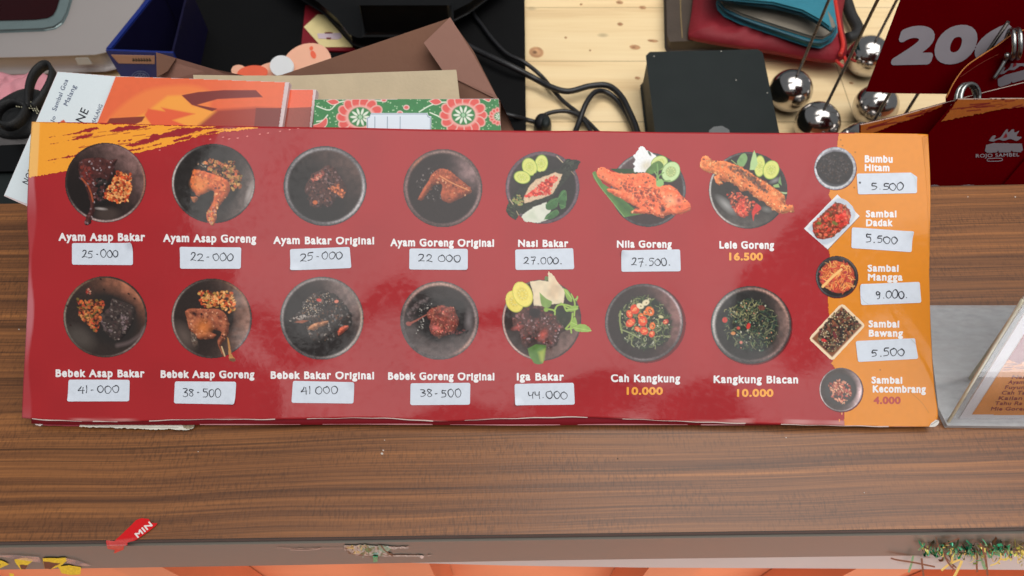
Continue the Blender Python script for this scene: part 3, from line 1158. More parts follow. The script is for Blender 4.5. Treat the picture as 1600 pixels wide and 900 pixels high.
# torn white paper of the underside
c = Print(40, 646, 320, 680, 2.0, seed=5)
c.poly([(119, 655), (300, 655), (301, 663), (299, 670), (292, 673), (270, 673), (262, 671), (240, 672.5), (200, 670), (160, 669), (121, 667.5)], (226, 222, 208), tex=0.06, tex2=0.06, rough=0.6)
c.poly([(281, 660), (299, 657), (300, 668), (292, 672), (283, 669)], (150, 138, 112), tex=0.25, rough=0.8)
c.line([(125, 660), (170, 661), (200, 659)], 1.2, (150, 140, 130), op=0.8)
c.line([(130, 665), (200, 668), (275, 669)], 1.0, (160, 150, 138), op=0.8)
c.build("torn_edge", Bent(menu_plane, -0.0025), 0.0, M['paper_print'], menu)
c = Print(45, 652, 125, 672, 2.0, seed=6)
c.poly([(50, 660), (64, 661), (66, 664), (60, 666), (51, 664)], (230, 214, 210), rough=0.5)
c.poly([(64, 658), (121, 658), (121, 667), (64, 665.5)], (158, 52, 66), tex=0.1, rough=0.3)
c.build("torn_edge", Bent(menu_plane, -0.0024), 0.0, M['paper_print'], menu)

# white core of the card showing along the rubbed lower edges
eb_line = arc_resample(EDGE_B, 260)
r_ = random.Random(3)
segs, cur = [], []
for i, (x, y) in enumerate(eb_line[3:-12]):
    if math.sin(x / 40.0) + math.sin(x / 13.0 + 1) * 0.6 + 0.75 > 0:
        cur.append((x, y - 0.4 + 0.35 * math.sin(x / 9.0)))
    elif len(cur) > 2:
        segs.append(cur)
        cur = []
    else:
        cur = []
if len(cur) > 2:
    segs.append(cur)
ribbons("worn_edge", segs, 1.15, lambda x, y, z: MENU(x, y, z), M['white_edge'], menu, 0.00022, 0.5)
bb = arc_resample(LB, 200)
ribbons("worn_edge", [[(x, y - 0.8) for x, y in bb[a:b]] for a, b in ((38, 62), (66, 92), (95, 121), (124, 150), (152, 163))], 1.1, lambda x, y, z: low(x, y, z), mat("worn_pink_edge", S(196, 130, 136), 0.8), menu, 0.0002, 0.5)

# orange brush mark in the upper left corner
c = Print(42, 187, 480, 285, 1.6, T=(30, 185, 1 / 3.5556), seed=11)
OR = (255, 168, 52)
c.poly([(72, 20), (500, 33), (900, 40), (1330, 42), (1345, 46), (1280, 62), (1160, 72), (1000, 97), (920, 125), (790, 162), (650, 196), (480, 250), (260, 296), (50, 330)], OR, rough=1.0, tex=0.02)
DR = (158, 32, 42)
for P in ([(165, 105), (190, 100), (172, 108)], [(195, 99), (216, 96), (200, 103)], [(245, 96), (330, 78), (375, 62), (440, 52), (445, 60), (400, 74), (330, 84)],
          [(250, 128), (320, 112), (345, 98), (412, 92), (380, 110), (320, 120)], [(165, 141), (220, 137), (175, 145)],
          [(150, 236), (240, 217), (310, 205), (350, 182), (330, 214), (240, 224)], [(188, 245), (200, 243), (196, 250)],
          [(490, 76), (560, 52), (620, 40), (720, 46), (640, 64), (560, 76)], [(555, 128), (566, 124), (560, 131)], [(580, 126), (596, 122), (590, 130)], [(612, 122), (628, 118), (616, 126)],
          [(590, 152), (720, 112), (735, 88), (780, 92), (900, 52), (1040, 50), (1130, 40), (1300, 43), (1200, 54), (1040, 60), (975, 76), (905, 100), (800, 108), (730, 136), (640, 160)],
          [(600, 182), (690, 160), (700, 165), (640, 182)], [(700, 162), (790, 136), (792, 146), (720, 164)], [(848, 118), (900, 108), (965, 90), (950, 110), (862, 132)],
          [(985, 96), (1060, 74), (1150, 62), (1080, 82)]):
    c.poly(P, DR, rough=0.9)
for i in range(40):
    x = c.r.uniform(300, 1200); y = 130 - (x - 300) * 0.08 + c.r.uniform(-40, 40)
    c.line([(x, y), (x + c.r.uniform(20, 70), y - c.r.uniform(4, 14))], c.r.uniform(2, 5), DR, op=0.9, grow=False)
for (x, y) in ((1060, 116), (1132, 104), (1165, 113), (1212, 108), (1335, 86), (1380, 80), (782, 177), (1448, 70), (1502, 61), (1550, 54), (1265, 98)):
    c.ell(x, y, 8, 4.5, (226, 128, 122), -0.2)
# the fold's paler strip, film sheen painted into the ink
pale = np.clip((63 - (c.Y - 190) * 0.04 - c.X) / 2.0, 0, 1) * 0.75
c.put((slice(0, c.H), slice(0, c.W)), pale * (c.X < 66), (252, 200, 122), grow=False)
# keep it inside the sheet
c.a *= (c.Y > 190.8 + (c.X - 49) * 0.0215) & (c.X > 49.5 - (c.Y - 190) * 0.065)
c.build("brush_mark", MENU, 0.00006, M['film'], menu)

# orange side panel for the sambals
c = Print(1288, 205, 1468, 669, 1.0, seed=12)
c.poly([(1310, 200), (1445, 200), (1475, 400), (1480, 680), (1319, 680), (1319, 645), (1316, 630), (1308, 600), (1304, 574), (1299, 568), (1306, 552), (1300, 520), (1295.6, 487), (1294, 464),
        (1294.5, 430), (1297.5, 397), (1294, 388), (1297, 360), (1299, 312), (1294.8, 305), (1296, 296), (1302, 280), (1306, 240), (1307.5, 223)], (232, 142, 36), rough=0.5, tex2=0.02)
for (x, y, a, b) in ((1316, 645, 2, 4), (1312, 657, 1.6, 2.6), (1313, 664, 1, 1.5), (1301, 289, 1, 2)):
    c.ell(x, y, a, b, (240, 160, 90))
for (x, y) in ((1313, 219), (1336, 238), (1316, 228), (1335, 293), (1377, 578)):
    c.ell(x, y, 1.2, 1, (110, 70, 30), op=0.8)
c.line([(1420, 610), (1440, 628), (1452, 645)], 1.2, (190, 118, 40), op=0.6)
# keep inside the outline of the sheet
right = np.interp(c.Y, [208, 214, 300, 420, 520, 600, 650, 667], [1434, 1440.4, 1447.4, 1451.4, 1454.4, 1459.2, 1465.2, 1455])
c.a *= (c.X < right) & (c.Y > 208.2) & (c.Y < np.interp(c.X, [1290, 1390, 1455], [664.6, 666.3, 666.4]))
c.build("side_panel", MENU, 0.00006, M['film'], menu)
# crushed corner
c = Print(1440, 640, 1472, 670, 2.5, seed=13)
c.poly([(1452, 667), (1455, 660), (1462, 656), (1467, 655), (1468, 660), (1464, 665), (1458, 668)], (228, 222, 214), rough=0.8, tex=0.1)
c.line([(1455, 664), (1466, 657)], 0.8, (150, 140, 132))
c.build("worn_corner", MENU, 0.00025, M['paper_print'], menu)


knots()
specks()

# ------------------------------------------------------------------ the printed dishes
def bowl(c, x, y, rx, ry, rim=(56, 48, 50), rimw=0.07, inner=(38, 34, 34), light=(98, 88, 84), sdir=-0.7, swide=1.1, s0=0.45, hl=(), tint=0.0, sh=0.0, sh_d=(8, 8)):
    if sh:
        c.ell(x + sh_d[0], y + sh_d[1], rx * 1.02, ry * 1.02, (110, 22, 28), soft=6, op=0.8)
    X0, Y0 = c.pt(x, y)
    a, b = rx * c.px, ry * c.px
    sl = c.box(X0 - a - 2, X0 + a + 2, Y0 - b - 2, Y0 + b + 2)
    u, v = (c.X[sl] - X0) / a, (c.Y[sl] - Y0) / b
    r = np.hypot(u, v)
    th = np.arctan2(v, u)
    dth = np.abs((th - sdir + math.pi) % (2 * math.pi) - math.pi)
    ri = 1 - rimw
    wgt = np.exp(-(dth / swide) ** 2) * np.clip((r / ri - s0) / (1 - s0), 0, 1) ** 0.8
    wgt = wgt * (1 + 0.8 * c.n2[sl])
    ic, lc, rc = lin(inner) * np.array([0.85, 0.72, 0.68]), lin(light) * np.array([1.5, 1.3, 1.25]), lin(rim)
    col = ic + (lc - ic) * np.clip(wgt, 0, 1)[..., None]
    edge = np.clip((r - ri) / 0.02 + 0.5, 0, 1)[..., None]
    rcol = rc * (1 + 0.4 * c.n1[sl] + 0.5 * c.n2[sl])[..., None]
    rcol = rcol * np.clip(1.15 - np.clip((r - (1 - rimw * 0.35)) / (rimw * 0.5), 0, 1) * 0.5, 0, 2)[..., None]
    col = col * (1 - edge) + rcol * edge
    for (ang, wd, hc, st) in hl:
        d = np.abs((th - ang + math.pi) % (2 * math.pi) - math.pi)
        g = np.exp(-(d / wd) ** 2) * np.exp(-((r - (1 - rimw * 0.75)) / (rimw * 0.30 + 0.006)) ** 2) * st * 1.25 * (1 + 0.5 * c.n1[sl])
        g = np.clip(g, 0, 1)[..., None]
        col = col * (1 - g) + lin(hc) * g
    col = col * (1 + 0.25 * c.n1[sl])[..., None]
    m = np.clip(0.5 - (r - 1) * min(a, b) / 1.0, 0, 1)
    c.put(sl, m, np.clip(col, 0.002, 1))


ORA = [(222, 118, 62), (235, 158, 96), (168, 62, 36), (105, 46, 28), (210, 84, 48), (240, 180, 120)]
BRN = [(150, 84, 52), (190, 120, 76), (96, 46, 30), (205, 140, 84), (60, 30, 22), (120, 100, 50)]
DRK = [(44, 24, 26), (72, 40, 42), (124, 98, 108), (26, 15, 17), (96, 52, 48), (30, 20, 20)]
LEAF = [(52, 92, 48), (86, 128, 70), (120, 160, 92), (30, 58, 34)]
UP, RT, LF, DN = -math.pi / 2, 0.0, math.pi, math.pi / 2
UR, LL, UL, LR = -math.pi / 4, 3 * math.pi / 4, -3 * math.pi / 4, math.pi / 4


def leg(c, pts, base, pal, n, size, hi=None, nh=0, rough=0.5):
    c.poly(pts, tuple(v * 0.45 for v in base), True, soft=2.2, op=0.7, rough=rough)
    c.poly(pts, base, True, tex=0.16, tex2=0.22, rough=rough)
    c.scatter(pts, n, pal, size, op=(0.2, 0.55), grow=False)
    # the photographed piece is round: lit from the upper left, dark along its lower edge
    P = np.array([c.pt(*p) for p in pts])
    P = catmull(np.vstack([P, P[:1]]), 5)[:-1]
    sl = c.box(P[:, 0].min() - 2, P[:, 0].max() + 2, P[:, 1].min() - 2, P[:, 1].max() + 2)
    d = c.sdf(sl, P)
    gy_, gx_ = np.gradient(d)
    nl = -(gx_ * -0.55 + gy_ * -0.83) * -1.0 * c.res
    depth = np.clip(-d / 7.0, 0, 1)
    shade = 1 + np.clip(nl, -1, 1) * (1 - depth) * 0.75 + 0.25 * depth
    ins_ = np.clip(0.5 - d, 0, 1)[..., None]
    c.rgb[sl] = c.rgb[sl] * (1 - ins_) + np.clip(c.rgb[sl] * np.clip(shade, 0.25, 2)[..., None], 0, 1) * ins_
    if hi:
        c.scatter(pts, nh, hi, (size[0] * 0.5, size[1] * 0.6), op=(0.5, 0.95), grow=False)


def cucumber(c, x, y, rx, ry, ang, rimc=(120, 160, 60), body=(214, 218, 128), core=(190, 200, 100)):
    c.ell(x, y, rx, ry, rimc, ang)
    c.ell(x, y, rx * 0.92, ry * 0.92, body, ang, tex=0.05)
    c.ell(x, y, rx * 0.58, ry * 0.5, core, ang, soft=2, op=0.8, tex=0.12)
    for k in range(10):
        t = k * 0.63
        c.ell(x + rx * 0.38 * math.cos(t) * math.cos(ang) - ry * 0.34 * math.sin(t) * math.sin(ang),
              y + rx * 0.38 * math.cos(t) * math.sin(ang) + ry * 0.34 * math.sin(t) * math.cos(ang), 7, 3.5, (228, 228, 170), t + ang, op=0.8)


K = 1 / 6.0
dishes = []


def dish(ox, oy, wpx, hpx, seed, s=K, res=1.25):
    c = Print(ox, oy, ox + wpx, oy + hpx, res, T=(ox, oy, s), seed=seed)
    dishes.append(c)
    return c


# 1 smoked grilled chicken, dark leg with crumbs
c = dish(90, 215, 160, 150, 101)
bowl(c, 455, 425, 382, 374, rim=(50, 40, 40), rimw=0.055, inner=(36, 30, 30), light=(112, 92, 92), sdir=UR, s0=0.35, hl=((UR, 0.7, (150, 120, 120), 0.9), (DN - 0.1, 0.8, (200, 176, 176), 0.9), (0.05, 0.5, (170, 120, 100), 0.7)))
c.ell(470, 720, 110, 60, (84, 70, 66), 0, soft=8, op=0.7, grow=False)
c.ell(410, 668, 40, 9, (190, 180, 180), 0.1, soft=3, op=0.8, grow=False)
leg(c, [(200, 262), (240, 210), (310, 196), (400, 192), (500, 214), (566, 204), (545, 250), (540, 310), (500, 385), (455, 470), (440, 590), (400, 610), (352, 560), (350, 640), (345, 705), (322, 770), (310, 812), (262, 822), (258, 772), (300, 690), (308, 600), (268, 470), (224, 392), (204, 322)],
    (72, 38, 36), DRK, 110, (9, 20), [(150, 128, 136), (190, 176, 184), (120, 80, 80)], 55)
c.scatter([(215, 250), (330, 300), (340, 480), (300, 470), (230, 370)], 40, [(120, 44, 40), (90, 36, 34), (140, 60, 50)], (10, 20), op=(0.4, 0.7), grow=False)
c.line([(232, 385), (290, 455), (320, 530), (336, 600)], 15, (168, 82, 50), op=0.9, tex=0.2)
c.dots([(370, 390), (480, 380), (470, 600), (370, 620)], 60, [(34, 30, 30), (58, 52, 50), (24, 20, 20)], (10, 18), grow=False)
c.scatter([(540, 370), (570, 318), (640, 345), (692, 345), (695, 480), (655, 622), (560, 606), (440, 572), (452, 520), (500, 440)], 330, ORA, (8, 19))
# 2 smoked fried chicken
c = dish(255, 215, 160, 150, 102)
bowl(c, 470, 430, 388, 374, rim=(48, 42, 42), rimw=0.05, inner=(44, 42, 42), light=(104, 98, 98), sdir=0.25, swide=0.8, s0=0.62, hl=((LF + 0.2, 0.6, (200, 190, 190), 0.9), (0.25, 0.4, (170, 160, 160), 0.7)))
c.ell(800, 520, 16, 70, (180, 172, 172), 0.3, soft=6, op=0.8, grow=False)
c.scatter([(390, 230), (430, 200), (560, 215), (665, 225), (680, 290), (735, 350), (725, 460), (640, 490), (590, 400), (500, 340), (420, 300)], 260, BRN + [(200, 96, 60), (196, 150, 90)], (8, 18))
c.dots([(290, 260), (460, 195), (480, 230), (380, 280)], 10, [(200, 190, 170), (150, 120, 100)], (6, 9))
leg(c, [(292, 298), (400, 320), (520, 360), (590, 395), (622, 460), (600, 540), (545, 610), (505, 670), (495, 760), (470, 822), (425, 800), (405, 720), (440, 655), (470, 590), (478, 510), (440, 490), (380, 530), (318, 545), (290, 500), (258, 450), (270, 360)],
    (186, 92, 54), [(210, 122, 70), (160, 72, 44), (120, 54, 40), (222, 140, 84)], 150, (10, 24), [(236, 170, 120), (90, 50, 50)], 30)
c.ell(345, 440, 60, 50, (232, 142, 70), 0.3, soft=14, op=0.7, grow=False)
leg(c, [(260, 555), (325, 560), (300, 612), (275, 590)], (150, 84, 54), BRN, 12, (6, 12))
c.scatter([(410, 690), (470, 650), (500, 720), (470, 820), (420, 800)], 40, [(190, 140, 140), (120, 70, 70), (214, 170, 110)], (6, 12), op=(0.6, 0.9))
# 3 original grilled chicken (crop of 400,200, 4 per pixel)
c = dish(436, 222, 140, 138, 103, 1 / 4)
c.T = (400, 200, 1 / 4)
bowl(c, 430, 362, 262, 250, rim=(66, 62, 66), rimw=0.10, inner=(30, 26, 27), light=(76, 62, 60), sdir=UR, s0=0.3, hl=((UP - 0.3, 0.8, (160, 155, 160), 0.7), (0.5, 0.9, (190, 185, 190), 0.8), (LF, 0.6, (150, 145, 150), 0.6)))
leg(c, [(312, 345), (350, 290), (400, 262), (440, 234), (490, 244), (520, 300), (556, 350), (572, 400), (545, 438), (500, 440), (470, 492), (420, 486), (380, 500), (335, 478), (326, 420), (305, 400)], (72, 42, 38), DRK, 90, (5, 12), [(150, 110, 104), (120, 80, 74)], 30, rough=1.2)
R = [(320, 340), (360, 290), (430, 240), (490, 250), (540, 330), (570, 400), (540, 430), (480, 420), (470, 490), (380, 490), (320, 470), (310, 400)]
c.scatter(R, 170, [(44, 26, 26), (80, 50, 48), (130, 100, 100), (30, 18, 18), (110, 66, 54)], (4, 10))
c.scatter([(340, 320), (420, 270), (430, 290), (350, 340)], 40, [(190, 100, 84), (140, 70, 64), (210, 150, 130)], (5, 11), op=(0.6, 0.9))
c.scatter([(440, 380), (510, 350), (565, 410), (540, 435), (490, 400)], 60, [(176, 98, 60), (140, 70, 48), (205, 120, 80)], (5, 10))
c.ell(368, 464, 15, 13, (196, 104, 62))
# 4 original fried chicken
c = dish(624, 222, 140, 138, 104, 1 / 4)
c.T = (400, 200, 1 / 4)
bowl(c, 1168, 376, 248, 246, rim=(76, 60, 60), rimw=0.10, inner=(44, 34, 36), light=(126, 110, 114), sdir=UR + 0.2, swide=0.5, s0=0.45, hl=((UP, 0.8, (150, 124, 120), 0.7), (0.4, 0.8, (150, 124, 124), 0.7), (LF, 0.6, (140, 110, 110), 0.7), (UL, .2, (190, 120, 90), .6)))
c.scatter([(1000, 340), (1080, 250), (1140, 230), (1150, 300), (1160, 440), (1100, 470), (1010, 440)], 130, [(30, 22, 22), (70, 60, 60), (120, 110, 110), (40, 26, 22)], (3, 7))
leg(c, [(1012, 448), (1040, 390), (1080, 330), (1100, 290), (1150, 256), (1200, 262), (1250, 300), (1300, 340), (1345, 385), (1330, 410), (1270, 440), (1220, 468), (1170, 455), (1155, 415), (1165, 370), (1150, 350), (1110, 360), (1070, 410), (1040, 450)],
    (150, 74, 48), [(176, 92, 58), (120, 56, 38), (90, 40, 30), (190, 110, 70)], 150, (5, 13), [(226, 170, 130), (70, 36, 30)], 40)
c.line([(1150, 300), (1200, 330), (1240, 350), (1330, 390)], 7, (220, 150, 100), op=0.8)
# 5 rice grilled in a leaf
c = dish(770, 220, 160, 150, 105)
bowl(c, 465, 440, 348, 342, rim=(86, 70, 80), rimw=0.09, inner=(40, 38, 40), light=(52, 48, 50), sdir=UL, hl=((LF, 0.7, (130, 110, 120), 0.7), (UP, 0.7, (120, 100, 110), 0.6), (0.2, 0.7, (120, 104, 114), 0.6)))
cucumber(c, 455, 215, 62, 84, 0.1)
cucumber(c, 345, 245, 70, 88, -0.4)
cucumber(c, 275, 342, 80, 60, 0.25)
c.poly([(270, 420), (340, 400), (390, 310), (500, 280), (620, 270), (690, 170), (760, 175), (825, 195), (790, 270), (740, 310), (690, 370), (620, 450), (560, 540), (420, 590), (330, 660), (250, 690), (215, 750), (160, 720), (115, 650), (150, 560), (200, 500)], (46, 50, 42), tex=0.3, tex2=0.3, rough=0.7)
c.scatter([(120, 640), (170, 560), (240, 600), (230, 740), (160, 700)], 30, [(30, 42, 30), (80, 92, 60), (56, 66, 44)], (8, 16), asp=(0.2, 0.4), ang=1.2)
c.scatter([(640, 260), (700, 180), (810, 190), (740, 310)], 26, [(28, 32, 28), (70, 76, 66), (20, 24, 20)], (10, 20), asp=(0.2, 0.4), ang=-0.7)
c.poly([(290, 540), (330, 440), (400, 370), (500, 330), (590, 300), (650, 320), (600, 430), (560, 500), (450, 540), (300, 585)], (214, 186, 160), tex=0.15, rough=0.7)
c.scatter([(300, 520), (400, 450), (470, 380), (570, 330), (610, 350), (540, 440), (540, 520), (480, 500), (310, 530)], 170, [(226, 66, 56), (200, 44, 44), (240, 120, 100), (170, 40, 40)], (8, 20), op=(0.7, 1))
c.line([(600, 148), (655, 205)], 9, (196, 176, 150)); c.line([(160, 550), (190, 595)], 8, (196, 176, 150)); c.line([(222, 660), (242, 698)], 7, (180, 160, 130)); c.line([(735, 290), (765, 325)], 7, (150, 130, 110))
c.scatter([(180, 540), (240, 500), (290, 560), (270, 610), (200, 580)], 45, [(150, 160, 100), (110, 128, 80), (180, 150, 100)], (6, 14))
c.poly([(280, 690), (380, 620), (500, 578), (545, 640), (520, 740), (420, 772), (300, 760), (270, 720)], (214, 216, 206), tex2=0.06, rough=0.6)
c.poly([(300, 720), (380, 650), (420, 740)], (196, 206, 186), soft=6, op=0.6, grow=False)
for P in ([(495, 600), (540, 555), (610, 540), (600, 620), (540, 650), (500, 640)], [(600, 560), (640, 480), (680, 470), (690, 560), (640, 600)], [(480, 740), (510, 690), (590, 650), (620, 680), (560, 730)], [(620, 600), (680, 560), (680, 620), (640, 640)]):
    c.poly(P, (66, 112, 66), True, tex=0.15, tex2=0.25)
    c.line([P[0], P[2], P[3]], 4, (120, 160, 104), op=0.6, grow=False)
# 6 fried tilapia on a leaf
c = dish(920, 220, 172, 152, 106)
bowl(c, 555, 460, 355, 352, rim=(66, 62, 66), rimw=0.07, inner=(64, 54, 58), light=(78, 68, 72), sdir=UL, s0=0.2, hl=((UL, 0.7, (160, 150, 154), 0.7), (LR, 0.5, (110, 108, 112), 0.6), (RT, 0.3, (120, 124, 130), .6)))
c.poly([(185, 262), (430, 268), (520, 300), (300, 330)], (44, 74, 40), tex=0.1)
c.poly([(28, 300), (60, 282), (130, 400), (190, 440), (330, 560), (430, 650), (540, 680), (330, 720), (230, 600), (100, 440), (40, 350)], (92, 134, 72), tex2=0.12)
c.poly([(170, 480), (260, 520), (420, 640), (400, 700), (330, 660)], (60, 96, 56), soft=8, op=0.8, tex2=0.2, grow=False)
c.line([(34, 310), (110, 440), (230, 590), (330, 715)], 8, (150, 180, 120), op=0.7)
c.poly([(418, 290), (430, 240), (415, 215), (428, 180), (418, 140), (450, 95), (480, 50), (510, 50), (560, 95), (620, 130), (650, 180), (600, 260), (540, 300), (440, 292)], (236, 238, 244), rough=1.0, tex=0.05)
c.ell(540, 235, 50, 40, (206, 196, 170), -0.6, soft=8, op=0.7, tex=0.1, grow=False)
c.ell(568, 118, 10, 28, (76, 90, 70), -0.5)
cucumber(c, 660, 210, 84, 66, -0.5, body=(206, 218, 150))
cucumber(c, 768, 292, 84, 104, 0.55, rimc=(110, 150, 90), body=(198, 222, 170), core=(160, 180, 120))
c.poly([(600, 210), (660, 190), (700, 240), (640, 290), (540, 330), (530, 290)], (96, 132, 74), True, tex2=0.2)
FISH = [(70, 290), (90, 252), (140, 250), (220, 290), (300, 310), (430, 312), (540, 306), (620, 350), (680, 420), (760, 420), (830, 470), (880, 530), (950, 590), (955, 650), (890, 680), (820, 695), (740, 690), (690, 720), (640, 712), (560, 690), (400, 680), (420, 650), (470, 640), (330, 560), (240, 510), (165, 460), (230, 450), (290, 470), (200, 420), (120, 370), (80, 340)]
leg(c, FISH, (226, 112, 74), [(240, 130, 88), (206, 82, 54), (150, 58, 44), (248, 160, 118), (232, 112, 70)], 330, (8, 22), [(250, 190, 150), (90, 50, 44)], 80, rough=0.8)
c.scatter([(260, 400), (330, 370), (420, 420), (560, 440), (660, 460), (700, 640), (520, 620), (430, 520), (330, 450)], 130, [(120, 48, 40), (90, 44, 44), (180, 70, 50)], (7, 17), op=(0.4, 0.75), grow=False)
for k in range(6):
    c.line([(78 + k * 4, 290 + k * 12), (170 + k * 8, 320 + k * 16), (250, 360 + k * 12)], 5, (250, 150, 110), op=0.6, grow=False)
c.ell(842, 562, 34, 34, (236, 128, 100), 0, soft=3, grow=False); c.ell(840, 560, 15, 15, (170, 70, 60), 0, soft=3, grow=False)
c.line([(880, 660), (930, 632), (952, 630)], 5, (150, 60, 50), grow=False)
c.ell(688, 645, 18, 34, (80, 56, 56), 0.2, soft=4, grow=False)
c.ell(760, 560, 40, 30, (248, 200, 160), 0.3, soft=10, op=0.7, grow=False)
for P in ([(640, 220), (645, 300), (630, 380)], [(615, 290), (650, 350), (660, 400)], [(700, 300), (650, 340), (660, 420)], [(760, 375), (700, 380), (660, 390)]):
    c.line(P, 11, (130, 170, 104))
c.poly([(630, 380), (680, 360), (700, 410), (660, 435), (630, 420)], (150, 190, 124), True)
# 7 fried catfish
c = dish(1080, 225, 170, 150, 107)
bowl(c, 535, 432, 372, 362, rim=(52, 50, 50), rimw=0.05, inner=(48, 48, 48), light=(70, 70, 70), sdir=DN, hl=((LF + 0.1, 0.8, (190, 186, 186), 0.9), (LL, 0.5, (200, 190, 190), 0.8)))
c.ell(330, 570, 70, 26, (170, 170, 172), 0.75, soft=10, op=0.9, grow=False)
c.ell(790, 340, 34, 14, (170, 170, 174), -0.4, soft=5, op=0.7, grow=False)
c.ell(710, 612, 30, 16, (140, 140, 140), 0.3, soft=6, op=0.7, grow=False)
cucumber(c, 645, 205, 52, 102, 0.05); cucumber(c, 752, 240, 76, 92, 0.35)
c.poly([(552, 240), (560, 170), (592, 45), (612, 100), (628, 180), (600, 240)], (176, 206, 150), tex2=0.12)
c.poly([(432, 160), (470, 100), (510, 88), (530, 140), (490, 210), (440, 195)], (128, 164, 110), True, tex2=0.15)
c.poly([(770, 385), (820, 370), (832, 405), (780, 405)], (150, 184, 120)); c.poly([(820, 360), (835, 300), (852, 390)], (120, 160, 104)); c.poly([(830, 445), (915, 455), (890, 468), (840, 462)], (170, 196, 150))
c.line([(380, 150), (430, 190)], 8, (150, 170, 110))
c.scatter([(330, 480), (400, 430), (500, 480), (560, 520), (660, 580), (640, 640), (560, 640), (500, 690), (430, 650), (380, 570)], 190, [(150, 52, 40), (110, 50, 40), (200, 72, 54), (80, 56, 46), (222, 120, 90)], (8, 19))
c.scatter([(420, 600), (470, 500), (540, 560), (480, 690)], 60, [(226, 84, 66), (240, 130, 100), (190, 60, 50)], (8, 18))
c.poly([(570, 640), (610, 560), (660, 600), (600, 660), (586, 720)], (206, 52, 46), True, tex=0.15)
CAT = [(80, 190), (95, 125), (150, 110), (210, 150), (300, 155), (420, 190), (520, 240), (620, 310), (720, 370), (820, 440), (880, 490), (890, 560), (960, 570), (962, 640), (900, 640), (840, 645), (760, 600), (680, 540), (600, 490), (540, 440), (480, 440), (430, 390), (350, 350), (280, 340), (300, 375), (240, 375), (215, 310), (240, 290), (150, 265), (90, 235)]
leg(c, CAT, (206, 116, 66), [(226, 146, 90), (180, 92, 54), (110, 60, 44), (240, 172, 116), (200, 100, 60)], 330, (8, 20), [(248, 200, 140), (80, 50, 46)], 90, rough=0.9)
c.scatter([(340, 210), (440, 210), (560, 290), (720, 400), (740, 460), (640, 420), (520, 330), (400, 260)], 150, [(86, 66, 58), (60, 46, 42), (130, 100, 80), (150, 80, 50)], (8, 17), op=(0.5, 0.85), grow=False)
# 8 smoked grilled duck
c = dish(85, 420, 160, 150, 108)
bowl(c, 480, 450, 392, 382, rim=(60, 50, 46), rimw=0.05, inner=(58, 52, 50), light=(150, 104, 84), sdir=UR - 0.1, swide=0.75, s0=0.55, hl=((LF, 0.7, (150, 140, 130), 0.7), (LR, 0.5, (150, 130, 128), 0.7), (UL, 0.5, (140, 110, 90), 0.6)))
c.ell(560, 470, 260, 240, (42, 38, 38), 0.3, soft=18, op=0.85, grow=False)
c.ell(250, 640, 130, 80, (92, 84, 80), 0.6, soft=14, op=0.7, grow=False)
c.line([(590, 720), (700, 690), (800, 620), (840, 560)], 26, (128, 110, 112), op=0.6, soft=6, grow=False)
leg(c, [(420, 450), (520, 360), (540, 280), (620, 300), (740, 350), (760, 420), (720, 540), (650, 640), (590, 680), (500, 620), (450, 540)], (58, 48, 47), [(60, 46, 42), (92, 80, 76), (30, 24, 28), (80, 56, 58)], 150, (8, 20), [(110, 98, 94), (146, 134, 130)], 60)
c.scatter([(630, 430), (690, 440), (680, 560), (640, 600)], 24, [(130, 112, 116), (104, 90, 94)], (7, 15), grow=False)
c.scatter([(430, 470), (470, 560), (510, 600), (560, 590), (500, 560), (450, 460)], 24, [(120, 104, 108), (96, 82, 86)], (6, 12), grow=False)
c.scatter([(215, 270), (260, 300), (350, 290), (450, 290), (470, 340), (430, 420), (440, 500), (410, 595), (350, 560), (240, 440)], 270, BRN + [(196, 84, 56), (210, 110, 60)], (8, 18))
c.scatter([(300, 200), (345, 170), (340, 240), (300, 235)], 18, [(150, 60, 50), (200, 150, 130), (110, 40, 36)], (7, 13))
for (x, y) in ((438, 98), (125, 350), (158, 530), (470, 195), (700, 235), (755, 280)):
    c.ell(x, y, 12, 8, (52, 34, 30), 0.6, grow=False)
# 9 smoked fried duck
c = dish(255, 425, 160, 150, 109)
bowl(c, 455, 435, 380, 376, rim=(62, 52, 50), rimw=0.055, inner=(54, 47, 46), light=(136, 112, 104), sdir=0.0, swide=0.9, s0=0.55, hl=((LF, 0.8, (166, 150, 146), 0.8), (UR, 0.4, (170, 120, 90), 0.6), (0.5, 0.5, (150, 136, 140), 0.6)))
c.ell(200, 600, 60, 110, (120, 104, 98), -0.6, soft=16, op=0.6, grow=False)
c.scatter([(335, 190), (380, 175), (480, 190), (570, 185), (650, 185), (685, 300), (660, 380), (600, 390), (540, 330), (400, 330), (340, 300)], 230, ORA + [(196, 150, 84), (150, 120, 60)], (8, 18))
leg(c, [(205, 370), (250, 345), (400, 345), (520, 350), (590, 400), (615, 490), (600, 600), (560, 650), (540, 700), (585, 795), (560, 780), (520, 690), (515, 640), (550, 570), (480, 540), (440, 560), (500, 590), (470, 625), (400, 620), (340, 630), (290, 590), (240, 520), (225, 440)],
    (146, 84, 62), [(170, 104, 76), (120, 64, 52), (90, 46, 40), (196, 130, 96)], 190, (9, 22), [(226, 170, 140), (60, 34, 34)], 50)
c.ell(375, 520, 62, 62, (206, 122, 60), 0.4, soft=16, op=0.75, tex2=0.15, grow=False)
c.ell(290, 390, 26, 14, (50, 26, 28), 0.4, soft=4, grow=False)
leg(c, [(262, 560), (310, 600), (330, 690), (290, 705), (262, 640)], (90, 76, 70), [(170, 160, 150), (60, 44, 40), (120, 96, 84)], 30, (6, 12))
c.poly([(600, 610), (614, 620), (640, 760), (685, 830), (660, 842), (615, 830), (612, 700)], (190, 136, 84), tex=0.1, rough=0.4)
c.ell(650, 825, 34, 16, (120, 84, 60), 0.1)
c.line([(550, 700), (580, 790)], 12, (210, 180, 140))
